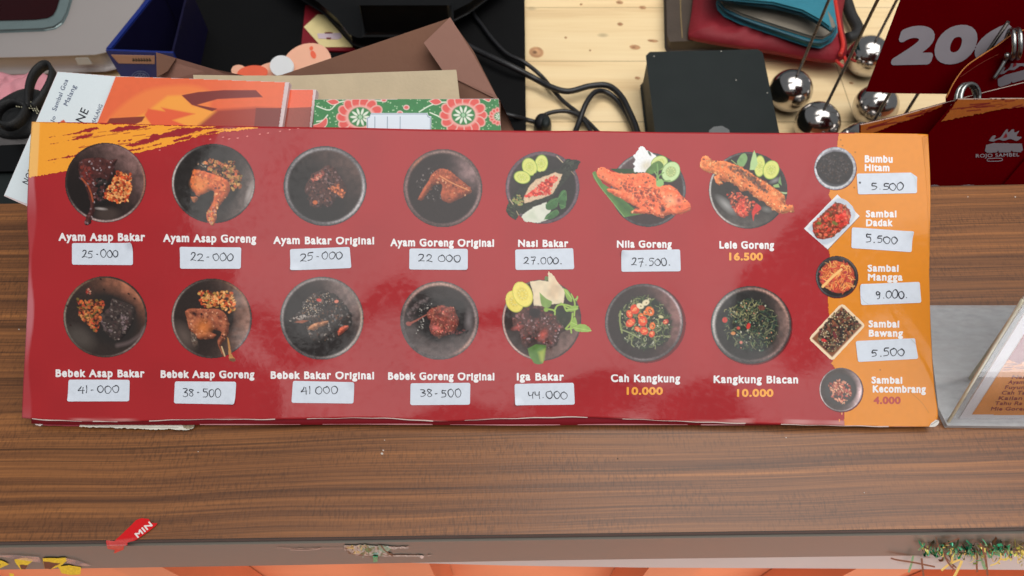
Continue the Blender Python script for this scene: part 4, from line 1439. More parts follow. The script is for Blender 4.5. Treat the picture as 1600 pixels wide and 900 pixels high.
# 10 original grilled duck
c = dish(425, 420, 160, 152, 110)
bowl(c, 465, 462, 394, 392, rim=(78, 72, 74), rimw=0.075, inner=(40, 36, 37), light=(112, 102, 102), sdir=UR + 0.15, swide=0.8, s0=0.4, hl=((UP - 0.2, 0.9, (150, 140, 140), 0.8), (0.1, 0.7, (180, 160, 150), 0.8), (0.9, 0.5, (176, 168, 168), 0.8), (LF + 0.3, 0.7, (156, 148, 150), 0.7)))
leg(c, [(140, 482), (250, 400), (300, 290), (400, 222), (520, 208), (650, 300), (740, 430), (722, 560), (560, 664), (430, 692), (340, 640), (330, 560), (200, 502)], (52, 45, 44), [(34, 28, 28), (70, 62, 60), (96, 60, 48), (24, 20, 20)], 150, (10, 24), [(150, 140, 136), (130, 96, 76)], 60, rough=1.0)
c.scatter([(140, 480), (250, 400), (300, 290), (400, 225), (520, 210), (650, 300), (740, 430), (720, 560), (560, 660), (430, 690), (340, 640), (330, 560), (200, 500)], 300, [(34, 28, 28), (52, 46, 46), (24, 20, 20), (110, 104, 104), (64, 50, 48)], (6, 15))
c.dots([(250, 400), (330, 260), (520, 220), (640, 300), (480, 330), (480, 450), (260, 420)], 110, [(150, 144, 140), (110, 90, 80), (190, 170, 150), (130, 90, 60)], (3.5, 7))
c.scatter([(150, 470), (300, 430), (440, 430), (300, 470)], 30, [(130, 120, 116), (170, 160, 156)], (6, 12))
c.poly([(200, 500), (280, 480), (340, 485), (280, 510)], (150, 88, 66), tex=0.2)
leg(c, [(330, 570), (360, 530), (420, 505), (520, 490), (500, 525), (440, 545), (390, 575)], (170, 120, 90), [(200, 150, 116), (130, 84, 64), (90, 56, 46)], 40, (6, 14))
leg(c, [(612, 590), (640, 550), (700, 530), (712, 550), (660, 600), (625, 620)], (178, 86, 64), [(200, 110, 84), (140, 60, 50)], 22, (6, 12))
c.ell(436, 292, 24, 15, (206, 84, 76), 0.2); c.ell(600, 305, 20, 15, (216, 130, 110), -0.2)
# 11 original fried duck
c = dish(610, 425, 160, 152, 111)
bowl(c, 460, 455, 372, 370, rim=(84, 76, 78), rimw=0.10, inner=(52, 47, 49), light=(84, 78, 80), sdir=DN, swide=1.3, hl=((UP, 0.7, (196, 160, 150), 0.7), (UL, 0.5, (186, 150, 144), 0.6), (0.7, 0.4, (190, 150, 140), 0.7), (RT, 0.6, (160, 140, 140), 0.6)))
c.poly([(230, 350), (330, 260), (560, 250), (690, 300), (720, 480), (730, 560), (520, 620), (420, 660), (260, 540)], (36, 30, 31), True, soft=6, op=0.9, tex2=0.2, grow=False)
c.scatter([(160, 400), (230, 290), (370, 225), (330, 290), (240, 360), (200, 460)], 40, [(110, 96, 98), (80, 66, 66)], (8, 18), op=(0.4, 0.8))
c.ell(735, 460, 26, 70, (130, 122, 126), 0.05, soft=9, op=0.8, grow=False)
leg(c, [(345, 385), (380, 345), (430, 330), (480, 312), (540, 330), (596, 332), (612, 390), (640, 440), (632, 510), (590, 575), (520, 590), (460, 612), (390, 584), (366, 520), (380, 460), (350, 430)], (116, 56, 48), [(150, 70, 60), (80, 36, 34), (176, 100, 84), (50, 26, 26), (130, 84, 60)], 230, (7, 16), [(210, 150, 130), (226, 120, 110)], 60)
c.ell(430, 525, 26, 16, (224, 120, 116), 0.3, soft=5, grow=False)
c.line([(175, 485), (240, 455), (320, 410), (380, 380)], 20, (164, 96, 84), tex=0.2, taper=True); c.ell(170, 485, 26, 20, (156, 86, 80), 0.2)
c.dots([(280, 300), (400, 290), (330, 380), (300, 560), (230, 600), (260, 470)], 60, [(120, 116, 114), (190, 186, 182), (70, 64, 62)], (3, 7))
c.scatter([(520, 580), (700, 530), (730, 560), (650, 590)], 40, [(40, 30, 32), (110, 60, 60), (26, 20, 22)], (8, 16))
# 12 grilled ribs with vegetables (crop 770,415 at 5.62)
c = dish(780, 418, 150, 156, 112, 170 / 956)
c.T = (770, 415, 170 / 956)
bowl(c, 430, 480, 350, 358, rim=(76, 58, 58), rimw=0.05, inner=(56, 44, 44), light=(104, 88, 86), sdir=LR, swide=0.9, s0=0.4, hl=((LF + 0.1, 0.8, (200, 170, 166), 0.9), (LL, 0.6, (200, 170, 166), 0.8)))
c.ell(235, 270, 0.1, 0.1, (0, 0, 0))
cucumber(c, 190, 315, 76, 100, -0.4, rimc=(196, 190, 80), body=(230, 214, 110), core=(216, 196, 84))
cucumber(c, 262, 252, 84, 118, -0.42, rimc=(200, 196, 86), body=(236, 222, 122), core=(222, 204, 96))
c.poly([(325, 140), (420, 130), (488, 140), (484, 42), (540, 90), (590, 170), (636, 225), (620, 330), (520, 340), (420, 360), (360, 355), (352, 230)], (226, 210, 184), tex2=0.08, rough=0.4)
c.poly([(540, 100), (600, 200), (560, 300), (480, 270), (500, 180)], (214, 186, 156), soft=8, op=0.6, tex2=0.2, grow=False)
c.poly([(410, 235), (470, 290), (520, 320), (490, 370), (430, 350)], (132, 162, 90), True, tex2=0.15)
c.ell(470, 112, 18, 22, (106, 130, 84))
RIB = [(170, 470), (240, 410), (300, 370), (430, 360), (520, 420), (640, 470), (640, 560), (590, 600), (560, 690), (490, 720), (400, 650), (330, 640), (310, 720), (260, 690), (230, 570), (180, 530)]
leg(c, RIB, (78, 46, 42), [(84, 50, 46), (40, 22, 26), (120, 76, 76), (150, 110, 114), (30, 18, 20)], 300, (7, 17), [(186, 160, 166), (170, 80, 74)], 80, rough=0.9)
c.ell(370, 415, 64, 54, (34, 20, 22), 0.2, soft=8, grow=False)
c.ell(440, 610, 26, 46, (196, 92, 82), 0.6, soft=7, op=0.8, tex=0.2, grow=False); c.ell(215, 545, 34, 14, (190, 84, 76), -0.3, soft=5, op=0.8, grow=False)
c.poly([(545, 380), (640, 370), (700, 430), (640, 560), (560, 480)], (40, 52, 34), soft=4, op=0.9, tex2=0.3)
for P in ([(540, 400), (570, 350), (640, 345), (720, 370)], [(620, 340), (650, 400), (700, 370), (745, 360)], [(690, 250), (720, 330), (715, 440)], [(640, 555), (690, 490), (700, 420)], [(650, 560), (720, 545), (760, 540)], [(690, 590), (685, 540), (700, 450)], [(470, 380), (540, 395), (545, 430)], [(600, 330), (640, 360), (690, 380)]):
    c.line(P, 13, (160, 190, 92))
for P in ([(708, 545), (760, 515), (820, 520), (870, 575), (800, 585), (730, 575)], [(620, 200), (660, 220), (695, 290), (690, 320), (650, 290)], [(640, 390), (720, 350), (748, 380), (690, 405)], [(690, 500), (720, 450), (740, 520), (690, 540)], [(720, 300), (740, 262), (752, 280), (738, 312)]):
    c.poly(P, (146, 178, 88), True, tex2=0.15)
    c.line([P[0], P[len(P) // 2]], 4, (190, 210, 130), grow=False)
c.ell(468, 388, 20, 18, (140, 176, 76))
c.poly([(305, 730), (380, 690), (470, 700), (445, 860), (400, 872), (360, 860), (320, 790)], (92, 128, 66), tex2=0.2)
c.poly([(400, 760), (460, 730), (445, 860), (420, 840)], (176, 186, 96), soft=5, op=0.8, grow=False)
# 13 stir fried water spinach
c = dish(930, 430, 160, 150, 113)
bowl(c, 455, 445, 368, 366, rim=(72, 66, 68), rimw=0.07, inner=(56, 50, 52), light=(122, 96, 96), sdir=-0.25, swide=0.9, s0=0.55, hl=((UR + 0.3, 0.7, (190, 170, 176), 0.9), (LF, 0.9, (120, 114, 116), 0.7), (DN, 0.5, (130, 120, 124), 0.6)), sh=1, sh_d=(22, 10))
R = [(230, 330), (300, 260), (400, 210), (500, 200), (600, 250), (680, 340), (715, 470), (680, 600), (600, 660), (480, 700), (360, 670), (260, 600), (225, 470)]
c.poly(R, (40, 44, 38), True, soft=5, tex2=0.3, tex=0.2)
c.scatter(R, 330, [(84, 96, 62), (120, 130, 84), (60, 78, 50), (150, 156, 112), (36, 48, 34)], (10, 17), curl=True)
c.scatter([(270, 600), (400, 560), (600, 600), (600, 650), (400, 680)], 40, [(150, 156, 130), (190, 192, 170), (90, 104, 80)], (5, 9), curl=True)
c.line([(235, 340), (230, 440), (250, 540)], 14, (140, 150, 96)); c.line([(240, 510), (320, 540), (410, 585)], 11, (150, 160, 116))
for (x, y, s_, k) in ((370, 320, 46, 0), (320, 365, 38, 0), (330, 445, 50, 0), (425, 385, 30, 1), (445, 430, 48, 0), (395, 505, 30, 0), (458, 522, 40, 0), (535, 475, 34, 1), (530, 552, 32, 0), (510, 338, 46, 1), (472, 350, 26, 1), (660, 436, 28, 2)):
    c.ell(x, y, s_, s_ * c.r.uniform(0.65, 0.95), [(222, 76, 44), (232, 116, 50), (190, 54, 50)][k], c.r.uniform(0, 3), tex=0.15)
    c.ell(x + 4, y, s_ * 0.45, s_ * 0.35, [(240, 140, 90), (60, 50, 30), (220, 120, 100)][k], c.r.uniform(0, 3), op=0.8, tex=0.2)
    for q in range(4):
        c.ell(x + c.r.uniform(-s_, s_) * 0.5, y + c.r.uniform(-s_, s_) * 0.5, 7, 4, (246, 190, 130), op=0.8)
for (x, y, a) in ((420, 290, 0.4), (472, 258, -0.5)):
    c.ell(x, y, 36, 26, (226, 214, 184), a); c.ell(x + 6, y + 2, 8, 6, (150, 120, 80), a)
c.ell(615, 390, 24, 14, (206, 196, 150), 0.3)
c.dots(R, 26, [(226, 220, 200), (200, 190, 160)], (4, 8))
# 14 water spinach with shrimp paste
c = dish(1095, 435, 160, 150, 114)
bowl(c, 470, 435, 382, 366, rim=(64, 62, 64), rimw=0.10, inner=(50, 52, 54), light=(108, 94, 92), sdir=0.0, swide=0.75, s0=0.6, hl=((UR, 0.9, (190, 150, 140), 0.8), (LF + 0.2, 0.8, (190, 186, 186), 0.9), (LR, 0.6, (150, 124, 122), 0.7)), sh=1, sh_d=(10, 10))
R = [(195, 420), (230, 320), (300, 260), (420, 195), (540, 210), (640, 270), (720, 360), (720, 520), (660, 620), (560, 690), (440, 680), (320, 640), (230, 540)]
c.poly(R, (40, 44, 42), True, soft=6, tex2=0.3, tex=0.25)
c.scatter(R, 480, [(80, 86, 62), (124, 130, 94), (54, 70, 56), (140, 140, 108), (34, 42, 38), (60, 96, 76)], (6, 11), curl=True)
c.scatter([(220, 300), (420, 200), (560, 230), (580, 380), (300, 430)], 70, [(134, 134, 92), (164, 160, 116), (100, 104, 70)], (7, 11), curl=True)
c.ell(222, 390, 24, 26, (200, 70, 60), 0.2, tex=0.2); c.ell(445, 447, 18, 30, (206, 60, 54), 0.3); c.ell(350, 466, 16, 14, (196, 84, 70)); c.ell(570, 275, 34, 24, (120, 54, 52), 0.2, op=0.8); c.ell(375, 600, 14, 14, (210, 130, 116)); c.ell(300, 515, 22, 16, (206, 140, 90))
c.dots(R, 40, [(214, 150, 120), (190, 186, 170), (120, 150, 130)], (4, 9))

# small sambal dishes of the side panel
KS = 210 / 1022
c = dish(1262, 224, 80, 76, 121, KS, 1.5)
c.T = (1250, 215, KS)
bowl(c, 266, 234, 160, 162, rim=(156, 160, 172), rimw=0.13, inner=(70, 76, 86), light=(110, 116, 128), sdir=UP, hl=((LF, 1.2, (214, 214, 222), 0.8), (DN, 0.9, (206, 208, 216), 0.7)), sh=1, sh_d=(5, 5))
c.poly([(118, 230), (140, 170), (190, 130), (250, 108), (320, 115), (370, 150), (402, 220), (385, 300), (330, 345), (270, 355), (190, 330), (135, 280)], (40, 34, 36), True, tex2=0.2, rough=0.4)
c.scatter([(130, 230), (190, 140), (320, 125), (390, 220), (330, 335), (190, 320)], 260, [(56, 48, 50), (30, 26, 28), (84, 76, 78), (70, 50, 40)], (5, 11), op=(0.5, 0.9))
c = dish(1252, 298, 96, 96, 122, KS, 1.5)
c.T = (1250, 215, KS)
c.poly([(36, 700), (285, 436), (462, 602), (220, 858)], (96, 30, 30), soft=4, op=0.7)
c.poly([(30, 690), (285, 428), (458, 594), (215, 850)], (226, 228, 236), tex2=0.03)
c.poly([(62, 692), (288, 460), (424, 592), (212, 812)], (196, 204, 220), True, soft=3, tex2=0.06)
R = [(100, 660), (170, 580), (270, 500), (350, 520), (390, 580), (370, 650), (310, 710), (230, 760), (150, 770), (105, 720)]
c.poly(R, (130, 56, 40), True, rough=0.5, tex2=0.3)
c.scatter(R, 330, [(206, 70, 54), (226, 104, 78), (150, 56, 42), (110, 70, 44), (120, 46, 34), (196, 120, 90)], (7, 17))
c.scatter([(270, 600), (350, 560), (370, 640), (310, 680)], 40, [(226, 60, 50), (236, 90, 74)], (9, 18))
c.ell(150, 650, 18, 11, (110, 120, 60), 0.3); c.ell(270, 650, 26, 12, (120, 120, 66), 0.6)
c = dish(1274, 398, 70, 70, 123, KS, 1.5)
c.T = (1250, 390, KS)
bowl(c, 285, 205, 160, 160, rim=(50, 48, 52), rimw=0.08, inner=(44, 40, 42), light=(60, 56, 58), sdir=UP, hl=((LF, 0.9, (120, 116, 120), 0.6), (UR, 0.7, (110, 104, 108), 0.6)), sh=1, sh_d=(4, 6))
R = [(165, 160), (210, 105), (290, 90), (370, 110), (415, 170), (410, 260), (370, 310), (300, 330), (220, 300), (160, 240)]
c.poly(R, (176, 74, 50), True, rough=0.5)
c.scatter(R, 60, [(150, 50, 50), (190, 70, 60), (170, 60, 70)], (10, 20))
c.scatter(R, 170, [(236, 150, 84), (244, 180, 110), (222, 110, 70), (240, 166, 96), (206, 80, 64)], (8, 13), curl=True)
c.line([(180, 280), (250, 210), (320, 150)], 20, (244, 196, 130))
c = dish(1262, 472, 96, 96, 124, KS, 1.5)
c.T = (1250, 390, KS)
c.poly([(78, 690), (325, 420), (505, 588), (250, 850)], (150, 90, 30), soft=4, op=0.6)
c.poly([(74, 675), (90, 650), (300, 425), (325, 413), (345, 420), (490, 560), (498, 580), (485, 600), (265, 835), (245, 840), (225, 830), (85, 695)], (236, 214, 186))
c.poly([(95, 676), (322, 432), (478, 578), (248, 818)], (140, 88, 62), soft=2, tex2=0.15)
R = [(140, 640), (250, 500), (320, 440), (420, 520), (460, 570), (400, 640), (330, 700), (260, 780), (200, 760), (140, 690)]
c.scatter(R, 420, [(64, 52, 46), (96, 82, 64), (44, 36, 34), (130, 110, 84), (110, 56, 56), (36, 30, 30)], (7, 16))
c.dots(R, 90, [(190, 170, 130), (210, 200, 170)], (3, 6))
c.ell(185, 690, 20, 12, (206, 60, 60), 0.3); c.ell(270, 650, 30, 12, (120, 50, 56), 1.2)
c = dish(1278, 572, 76, 76, 125, 230 / 1592, 1.5)
c.T = (1250, 560, 230 / 1592)
bowl(c, 448, 338, 240, 238, rim=(96, 88, 92), rimw=0.05, inner=(84, 82, 84), light=(206, 190, 198), sdir=0.1, swide=0.8, s0=0.72, hl=((LF - 0.1, 0.9, (226, 206, 210), 0.9), (LR, 0.6, (206, 190, 196), 0.8)), sh=1, sh_d=(8, 10))
c.ell(440, 335, 175, 172, (78, 76, 78), 0, soft=5, op=0.9, grow=False)
c.scatter([(310, 290), (400, 220), (520, 270), (590, 380), (480, 490), (390, 460), (340, 400)], 190, [(206, 130, 110), (226, 160, 136), (160, 80, 70), (196, 104, 96), (120, 70, 60), (232, 190, 160)], (7, 20), asp=(0.3, 0.7))

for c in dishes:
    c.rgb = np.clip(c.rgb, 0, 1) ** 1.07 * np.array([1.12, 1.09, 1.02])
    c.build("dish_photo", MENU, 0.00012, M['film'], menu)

# ------------------------------------------------------------------ lettering, prices and stickers on the menu
WHITE_INK = mat("white_print_ink", S(244, 240, 240), 0.5, coat=0.55, var=0.02)
GOLD_INK = mat("gold_print_ink", S(252, 166, 44), 0.5, coat=0.55, var=0.03)
MAROON_INK = mat("maroon_print_ink", S(186, 44, 30), 0.5, coat=0.55, var=0.03)
NAMES = [("Ayam Asap Bakar", 92, 228, 364, 376.5), ("Ayam Asap Goreng", 256, 400, 366, 378.5), ("Ayam Bakar Original", 426.5, 584.5, 369, 381),
         ("Ayam Goreng Original", 610, 772, 373, 385), ("Nasi Bakar", 809.5, 888, 374.5, 386), ("Nila Goreng", 963.5, 1049, 376, 387.5),
         ("Lele Goreng", 1124, 1210, 376.5, 388.5), ("Bebek Asap Bakar", 89, 225.5, 577, 589), ("Bebek Asap Goreng", 251, 397.5, 578.5, 590.5),
         ("Bebek Bakar Original", 423, 584, 580, 592), ("Bebek Goreng Original", 606, 772.5, 581.5, 593.5), ("Iga Bakar", 807.5, 881, 582.5, 594.5),
         ("Cah Kangkung", 954.5, 1062.5, 585, 597), ("Kangkung Blacan", 1114.5, 1247, 586.5, 598.5)]
for (t, a, b, y0, y1) in NAMES:
    lettering("dish_name", t, a, b, y0, y1, MENU, 0.00018, WHITE_INK, menu, bold=0.042, slope=0.006, xh=1.2, spacing=1.16)
SIDE = [("Bumbu", 1351, 1395, 242.5, 254), ("Hitam", 1351, 1390, 256.5, 267.5), ("Sambal", 1353, 1400.5, 328.5, 339.5), ("Dadak", 1353.5, 1394.5, 342.5, 353.5),
        ("Sambal", 1356, 1404, 413.5, 424.5), ("Mangga", 1356.5, 1410.5, 427.5, 438.5), ("Sambal", 1358, 1406, 500.5, 511.5), ("Bawang", 1358.5, 1412, 515, 526),
        ("Sambal", 1363, 1411, 588.5, 599.5), ("Kecombrang", 1365, 1447, 602, 613.5)]
for (t, a, b, y0, y1) in SIDE:
    lettering("dish_name", t, a, b, y0, y1, MENU, 0.00018, WHITE_INK, menu, bold=0.047, slope=0.008, res=2.8, xh=1.2, spacing=1.16)
for (t, a, b, y0, y1) in (("16.500", 1139, 1192.5, 394.5, 407), ("10.000", 979, 1036, 604.5, 617), ("10.000", 1151, 1208.5, 607.5, 620)):
    lettering("printed_price", t, a, b, y0, y1, MENU, 0.00018, GOLD_INK, menu, bold=0.05, res=2.6)
lettering("printed_price", "4.000", 1366, 1408.5, 619.5, 631.5, MENU, 0.00018, MAROON_INK, menu, bold=0.045, res=2.6)

STICK = [([(113, 380), (209, 380), (209, 414.5), (113, 413.5)], "25-000", 128, 187, 391, 402, 0.0),
         ([(282, 386), (377, 386.5), (376.5, 420), (282, 420)], "22-000", 297, 366, 396, 408, 0.0),
         ([(452.5, 389.5), (546, 385.5), (548.5, 418), (453.5, 422)], "25-000", 468, 535, 396, 408, -0.07),
         ([(640, 388.5), (731, 389), (731, 422), (639.5, 421)], "22 000", 652, 721, 397, 408, 0.02),
         ([(805, 390.5), (895.5, 388), (897, 420.5), (805.5, 422)], "27.000.", 818, 880, 402, 413, 0.0),
         ([(970, 392), (1062, 390), (1063, 424), (970.5, 425)], "27.500.", 985, 1049, 404, 415, 0.01),
         ([(109, 593), (202.5, 593.5), (202, 627), (107.5, 627)], "41-000", 123, 187, 603, 614, 0.0),
         ([(273.5, 596), (369, 596.5), (367, 632), (272, 630)], "38-500", 285, 346, 606, 619, 0.02),
         ([(458, 595), (553.5, 597.5), (552, 630.5), (456, 629)], "41 000", 470, 529, 604, 616, -0.02),
         ([(641.5, 599), (735, 598), (734.5, 632), (641, 633)], "38-500", 656, 721, 608, 620, 0.02),
         ([(804, 600), (896.5, 598), (898, 632), (805, 633)], "uu.000", 824, 887, 611, 622, 0.02),
         ([(1338, 272), (1424, 270), (1431.5, 277), (1432, 302), (1340, 304)], "5.500", 1360, 1412, 285, 296, 0.03),
         ([(1331.5, 355), (1425.5, 363), (1424, 394), (1331, 386.5)], "5.500", 1352, 1402, 366, 378, 0.06),
         ([(1344, 444.5), (1437, 440.5), (1439.5, 472.5), (1346, 476.5)], "9.000.", 1368, 1420, 454, 466, 0.0),
         ([(1338, 533.5), (1430, 528.5), (1435, 560), (1341.5, 565.5)], "5.500", 1362, 1415, 546, 557, -0.02)]
STICK_MAT = print_mat("sticker_paper", 0.5, 0.0, 0.1)
for k, (q, t, a, b, y0, y1, sl_) in enumerate(STICK):
    xs = [p[0] for p in q]; ys = [p[1] for p in q]
    c = Print(min(xs) - 3, min(ys) - 3, max(xs) + 3, max(ys) + 3, 1.6, seed=300 + k)
    Pq = np.array(q, float)
    cen = Pq.mean(0)
    inner_q = cen + (Pq - cen) * np.array([1 - 6 / (max(xs) - min(xs)), 1 - 6 / (max(ys) - min(ys))])
    full = (slice(0, c.H), slice(0, c.W))
    d = c.sdf(full, inner_q) - 3.0
    c.sd = d
    c.put(full, np.ones(d.shape), (220, 227, 238), tex=0.015, tex2=0.03)
    if k == 11:
        c.ell(1343.5, 285.5, 1.6, 1.6, (40, 40, 46)); c.line([(1424, 271), (1429, 280), (1431, 292)], 1.0, (196, 206, 212), op=0.7)
    if k == 14:
        c.line([(1424, 530), (1432, 538)], 1.4, (196, 196, 196), op=0.8)
    if k == 13:
        c.line([(1346, 463), (1350, 470), (1357, 475)], 1.0, (180, 190, 196), op=0.7)
    cq = q[(k * 3 + 1) % 4] if k not in (11, 14) else q[2 if k == 11 else 1]
    lift_h = (0.0022, 0.0006, 0.0016, 0.0009, 0.0004)[k % 5]

    def curl_map(x, y, o, cq=cq, lift_h=lift_h):
        return MENU(x, y, o + lift_h * np.clip(1 - np.hypot(np.asarray(x) - cq[0], np.asarray(y) - cq[1]) / 16.0, 0, 1) ** 2)
    st = c.build("price_sticker", curl_map, 0.00030 + 0.00001 * (k % 3), STICK_MAT, menu)
    ribbons("handwritten_price", pen(t, a, b, y0, y1, sl_, k + 1), 1.25 if k < 11 else 1.5, lambda x, y, z: curl_map(x, y, z), M['ink'], st, 0.00042, 0.3)
    # thin dark line of dirt under a lifted edge is left to the light
# ================================================================== THINGS BEHIND THE MENU
def face_points(plane, poly, off=0.0):
    return plane(np.array([p[0] for p in poly], float), np.array([p[1] for p in poly], float), off)


# ---- paper stack the menu leans on
pl = behind(0.0075)
book = thing("notebook", "green batik notebook with red flowers and a white name label, peeping out above the menu", "notebook", pl(640.0, 300.0))
slab("cover", pl, [(491, 155), (779, 154), (783, 205), (784, 400), (484, 400)], 0.007, M['page_edges'], book, off=-0.0002)
c = Print(441, 151, 784, 240, 1.5, seed=41)
GRN = (34, 124, 58)
c.poly([(491.5, 155.5), (779, 154.5), (783, 205), (783, 240), (487, 240)], GRN, tex=0.08, tex2=0.08)
for k in range(420):
    c.ell(c.r.uniform(445, 780), c.r.uniform(154, 235), 0.9, 0.9, (190, 226, 180), op=0.8, grow=False)
for P in ([(495, 166), (515, 172), (530, 160), (560, 157), (600, 158)], [(655, 175), (672, 165), (690, 160), (720, 160)], [(495, 190), (505, 188), (512, 180)], [(700, 200), (690, 185), (672, 176)]):
    c.line(P, 1.8, (226, 236, 214), grow=False)
for P in ([(488, 196), (500, 192), (510, 184), (511, 194), (503, 202), (490, 203)], [(510, 158), (522, 155), (530, 160), (520, 164)], [(670, 158), (682, 154), (690, 160), (680, 164)], [(755, 155), (766, 154), (764, 159)]):
    c.poly(P, (224, 84, 76), True, grow=False); c.line(P + P[:1], 1.0, (240, 214, 200), grow=False)
for (fx, fy, R_) in ((563, 183, 37), (724, 180, 37), (780, 182, 16)):
    for k in range(14):
        t = k / 14 * 2 * math.pi
        c.ell(fx + R_ * 0.74 * math.cos(t), fy + R_ * 0.62 * math.sin(t), R_ * 0.28, R_ * 0.22, (238, 210, 196), t, grow=False)
        c.ell(fx + R_ * 0.74 * math.cos(t), fy + R_ * 0.62 * math.sin(t), R_ * 0.25, R_ * 0.19, (226, 78, 70), t, soft=3, grow=False)
    c.ell(fx, fy, R_ * 0.62, R_ * 0.5, (240, 170, 160), soft=4, grow=False)
    c.ell(fx, fy, R_ * 0.50, R_ * 0.42, GRN, soft=2, grow=False)
    for k in range(10):
        t = k / 10 * 2 * math.pi
        c.ell(fx + R_ * 0.28 * math.cos(t), fy + R_ * 0.24 * math.sin(t), R_ * 0.14, R_ * 0.05, (226, 232, 214), t, grow=False)
    c.ell(fx, fy, R_ * 0.08, R_ * 0.08, (160, 200, 160), grow=False)
for (x, y) in ((635, 168), (600, 156), (625, 177)):
    c.ell(x, y, 5, 4, (236, 196, 190), grow=False); c.ell(x, y, 3.4, 2.6, (224, 96, 88), grow=False)
c.a *= c.X > 491.5 - (c.Y - 155) * 0.05
c.build("batik_print", pl, 0.0002, M['gloss_print'], book)
c = Print(570, 174, 680, 240, 2.0, seed=42)
c.poly([(580, 177), (668, 177), (670, 181), (674, 182), (674, 240), (573, 240), (573, 184), (578, 182)], (226, 234, 244))
for P in ([(579, 178.5), (667, 178.5), (669, 183), (672.5, 184), (672.5, 239)], [(579, 178.5), (577.5, 183.5), (574.5, 185), (574.5, 239)], [(586, 183), (586, 239)], [(605.5, 183), (605, 239)], [(625.5, 183), (625, 239)]):
    c.line(P, 1.0, (110, 130, 150), smooth=False)
c.build("name_label", pl, 0.0005, M['paper_print'], book)

pl = behind(0.016)
bk2 = thing("booklet", "narrow strip of an orange and maroon booklet between the coral booklet and the batik notebook", "booklet", pl(460.0, 300.0), "orange printed booklets")
slab("pages", pl, [(420, 139), (494, 140), (487, 200), (470, 380), (400, 380)], 0.006, M['page_edges'], bk2)
c = Print(420, 138, 496, 260, 1.2, seed=43)
c.poly([(420, 139.5), (490, 140.5), (484, 200), (478, 260), (420, 260)], (240, 108, 76), tex=0.03)
c.poly([(420, 170), (500, 167), (500, 260), (420, 260)], (158, 78, 66), tex=0.05, grow=False)
c.build("cover", pl, 0.0002, M['gloss_print'], bk2)

pl = behind(0.022)
pl1 = behind(0.0125)
bk1 = thing("booklet", "coral orange booklet with maroon shapes and a white spine, lying over the white receipt pad", "booklet", pl1(300.0, 300.0), "orange printed booklets")
slab("pages", pl1, [(180, 119), (300, 123), (452, 128.5), (441, 199), (420, 330), (96, 330), (148, 200)], 0.005, M['page_edges'], bk1)
c = Print(95, 117, 455, 260, 1.2, seed=44)
c.poly([(181, 119.5), (300, 123), (446, 128.5), (436, 199), (428, 260), (121, 260), (149, 200)], (240, 112, 72), tex2=0.02)
c.poly([(166, 190), (185, 170), (215, 148), (245, 137), (300, 134), (330, 150), (300, 200), (150, 260)], (250, 140, 76), True, soft=8, op=0.8, grow=False)
c.poly([(190, 195), (225, 178), (262, 150), (284, 149), (300, 165), (340, 175), (300, 210)], (255, 172, 74), soft=5, op=0.9, grow=False)
c.poly([(232, 170), (258, 174), (252, 168), (305, 178), (270, 188), (300, 200), (250, 215), (226, 180)], (236, 92, 66), soft=3, op=0.9, grow=False)
c.poly([(310, 196), (340, 172), (400, 168), (446, 170), (436, 260), (280, 260)], (160, 64, 56), soft=6, op=0.9, grow=False)
c.poly([(284, 149), (310, 144), (350, 141), (400, 141), (411, 152), (380, 153), (340, 155), (308, 164), (340, 170), (332, 174), (300, 164)], (132, 58, 54), grow=False)
c.poly([(172, 185), (227, 182), (222, 190), (205, 197), (165, 196)], (140, 62, 52), grow=False)
c.poly([(400, 169), (446, 169), (440, 210), (395, 220)], (134, 62, 56), grow=False)
c.build("cover", pl1, 0.0002, M['gloss_print'], bk1)

pl = behind(0.020)
pad = thing("receipt_pad", "white receipt pad with handwriting, its corner sticking out left of the menu", "receipt pad", pl(100.0, 300.0))
slab("pages", pl, [(90, 112), (181, 119), (200, 122), (140, 330), (60, 330), (6, 306)], 0.012, M['page_edges'], pad)
c = Print(4, 108, 205, 330, 1.2, seed=45)
c.poly([(90.5, 112), (181, 119.5), (200, 122), (140, 330), (70, 330), (6.5, 305)], (226, 236, 240), tex=0.01)
c.poly([(96, 189), (100, 187), (104, 193), (92, 193)], (220, 90, 60))
pr = c.build("top_sheet", pl, 0.0002, M['paper_print'], pad)
WR = -1.16


def rot_text(name, text, x, y, ang, h, length, plane, off, material, parent, bold=0.0, res=3.0):
    return lettering(name, text, x, x + length, y - h, y, plane, off, material, parent, bold=bold, res=res, dirx=ang)


BLUE_INK = mat("blue_pen_ink", S(92, 102, 128), 0.5)
rot_text("handwriting", "Sambal Goa", 88, 174, -1.19, 7, 52, pl, 0.0004, BLUE_INK, pr, 0.006)
rot_text("handwriting", "Malang", 106, 166, -1.15, 7.5, 34, pl, 0.0004, BLUE_INK, pr, 0.006)
rot_text("handwriting", "Jo", 84, 192, -1.17, 6, 10, pl, 0.0004, BLUE_INK, pr, 0.006)
rot_text("printed_word", "NE", 130, 193, -1.12, 13, 22, pl, 0.0004, M['ink'], pr, 0.004)
rot_text("printed_word", "MALANG", 148, 195, -1.16, 6, 33, pl, 0.0004, BLUE_INK, pr, 0.002)
rot_text("printed_word", "NOTA", 44, 289, -1.12, 10, 34, pl, 0.0004, M['ink'], pr, 0.004)

pl = behind(0.030)
kraft = slab("folder", pl, [(303, 118), (380, 119), (470, 119), (560, 115), (712, 110), (717, 154), (720, 330), (320, 330)], 0.003, M['kraft'], None, bevel=0.0004)
tag(kraft, "flat greyish tan kraft folder lying in front of the brown paper bag", "folder")

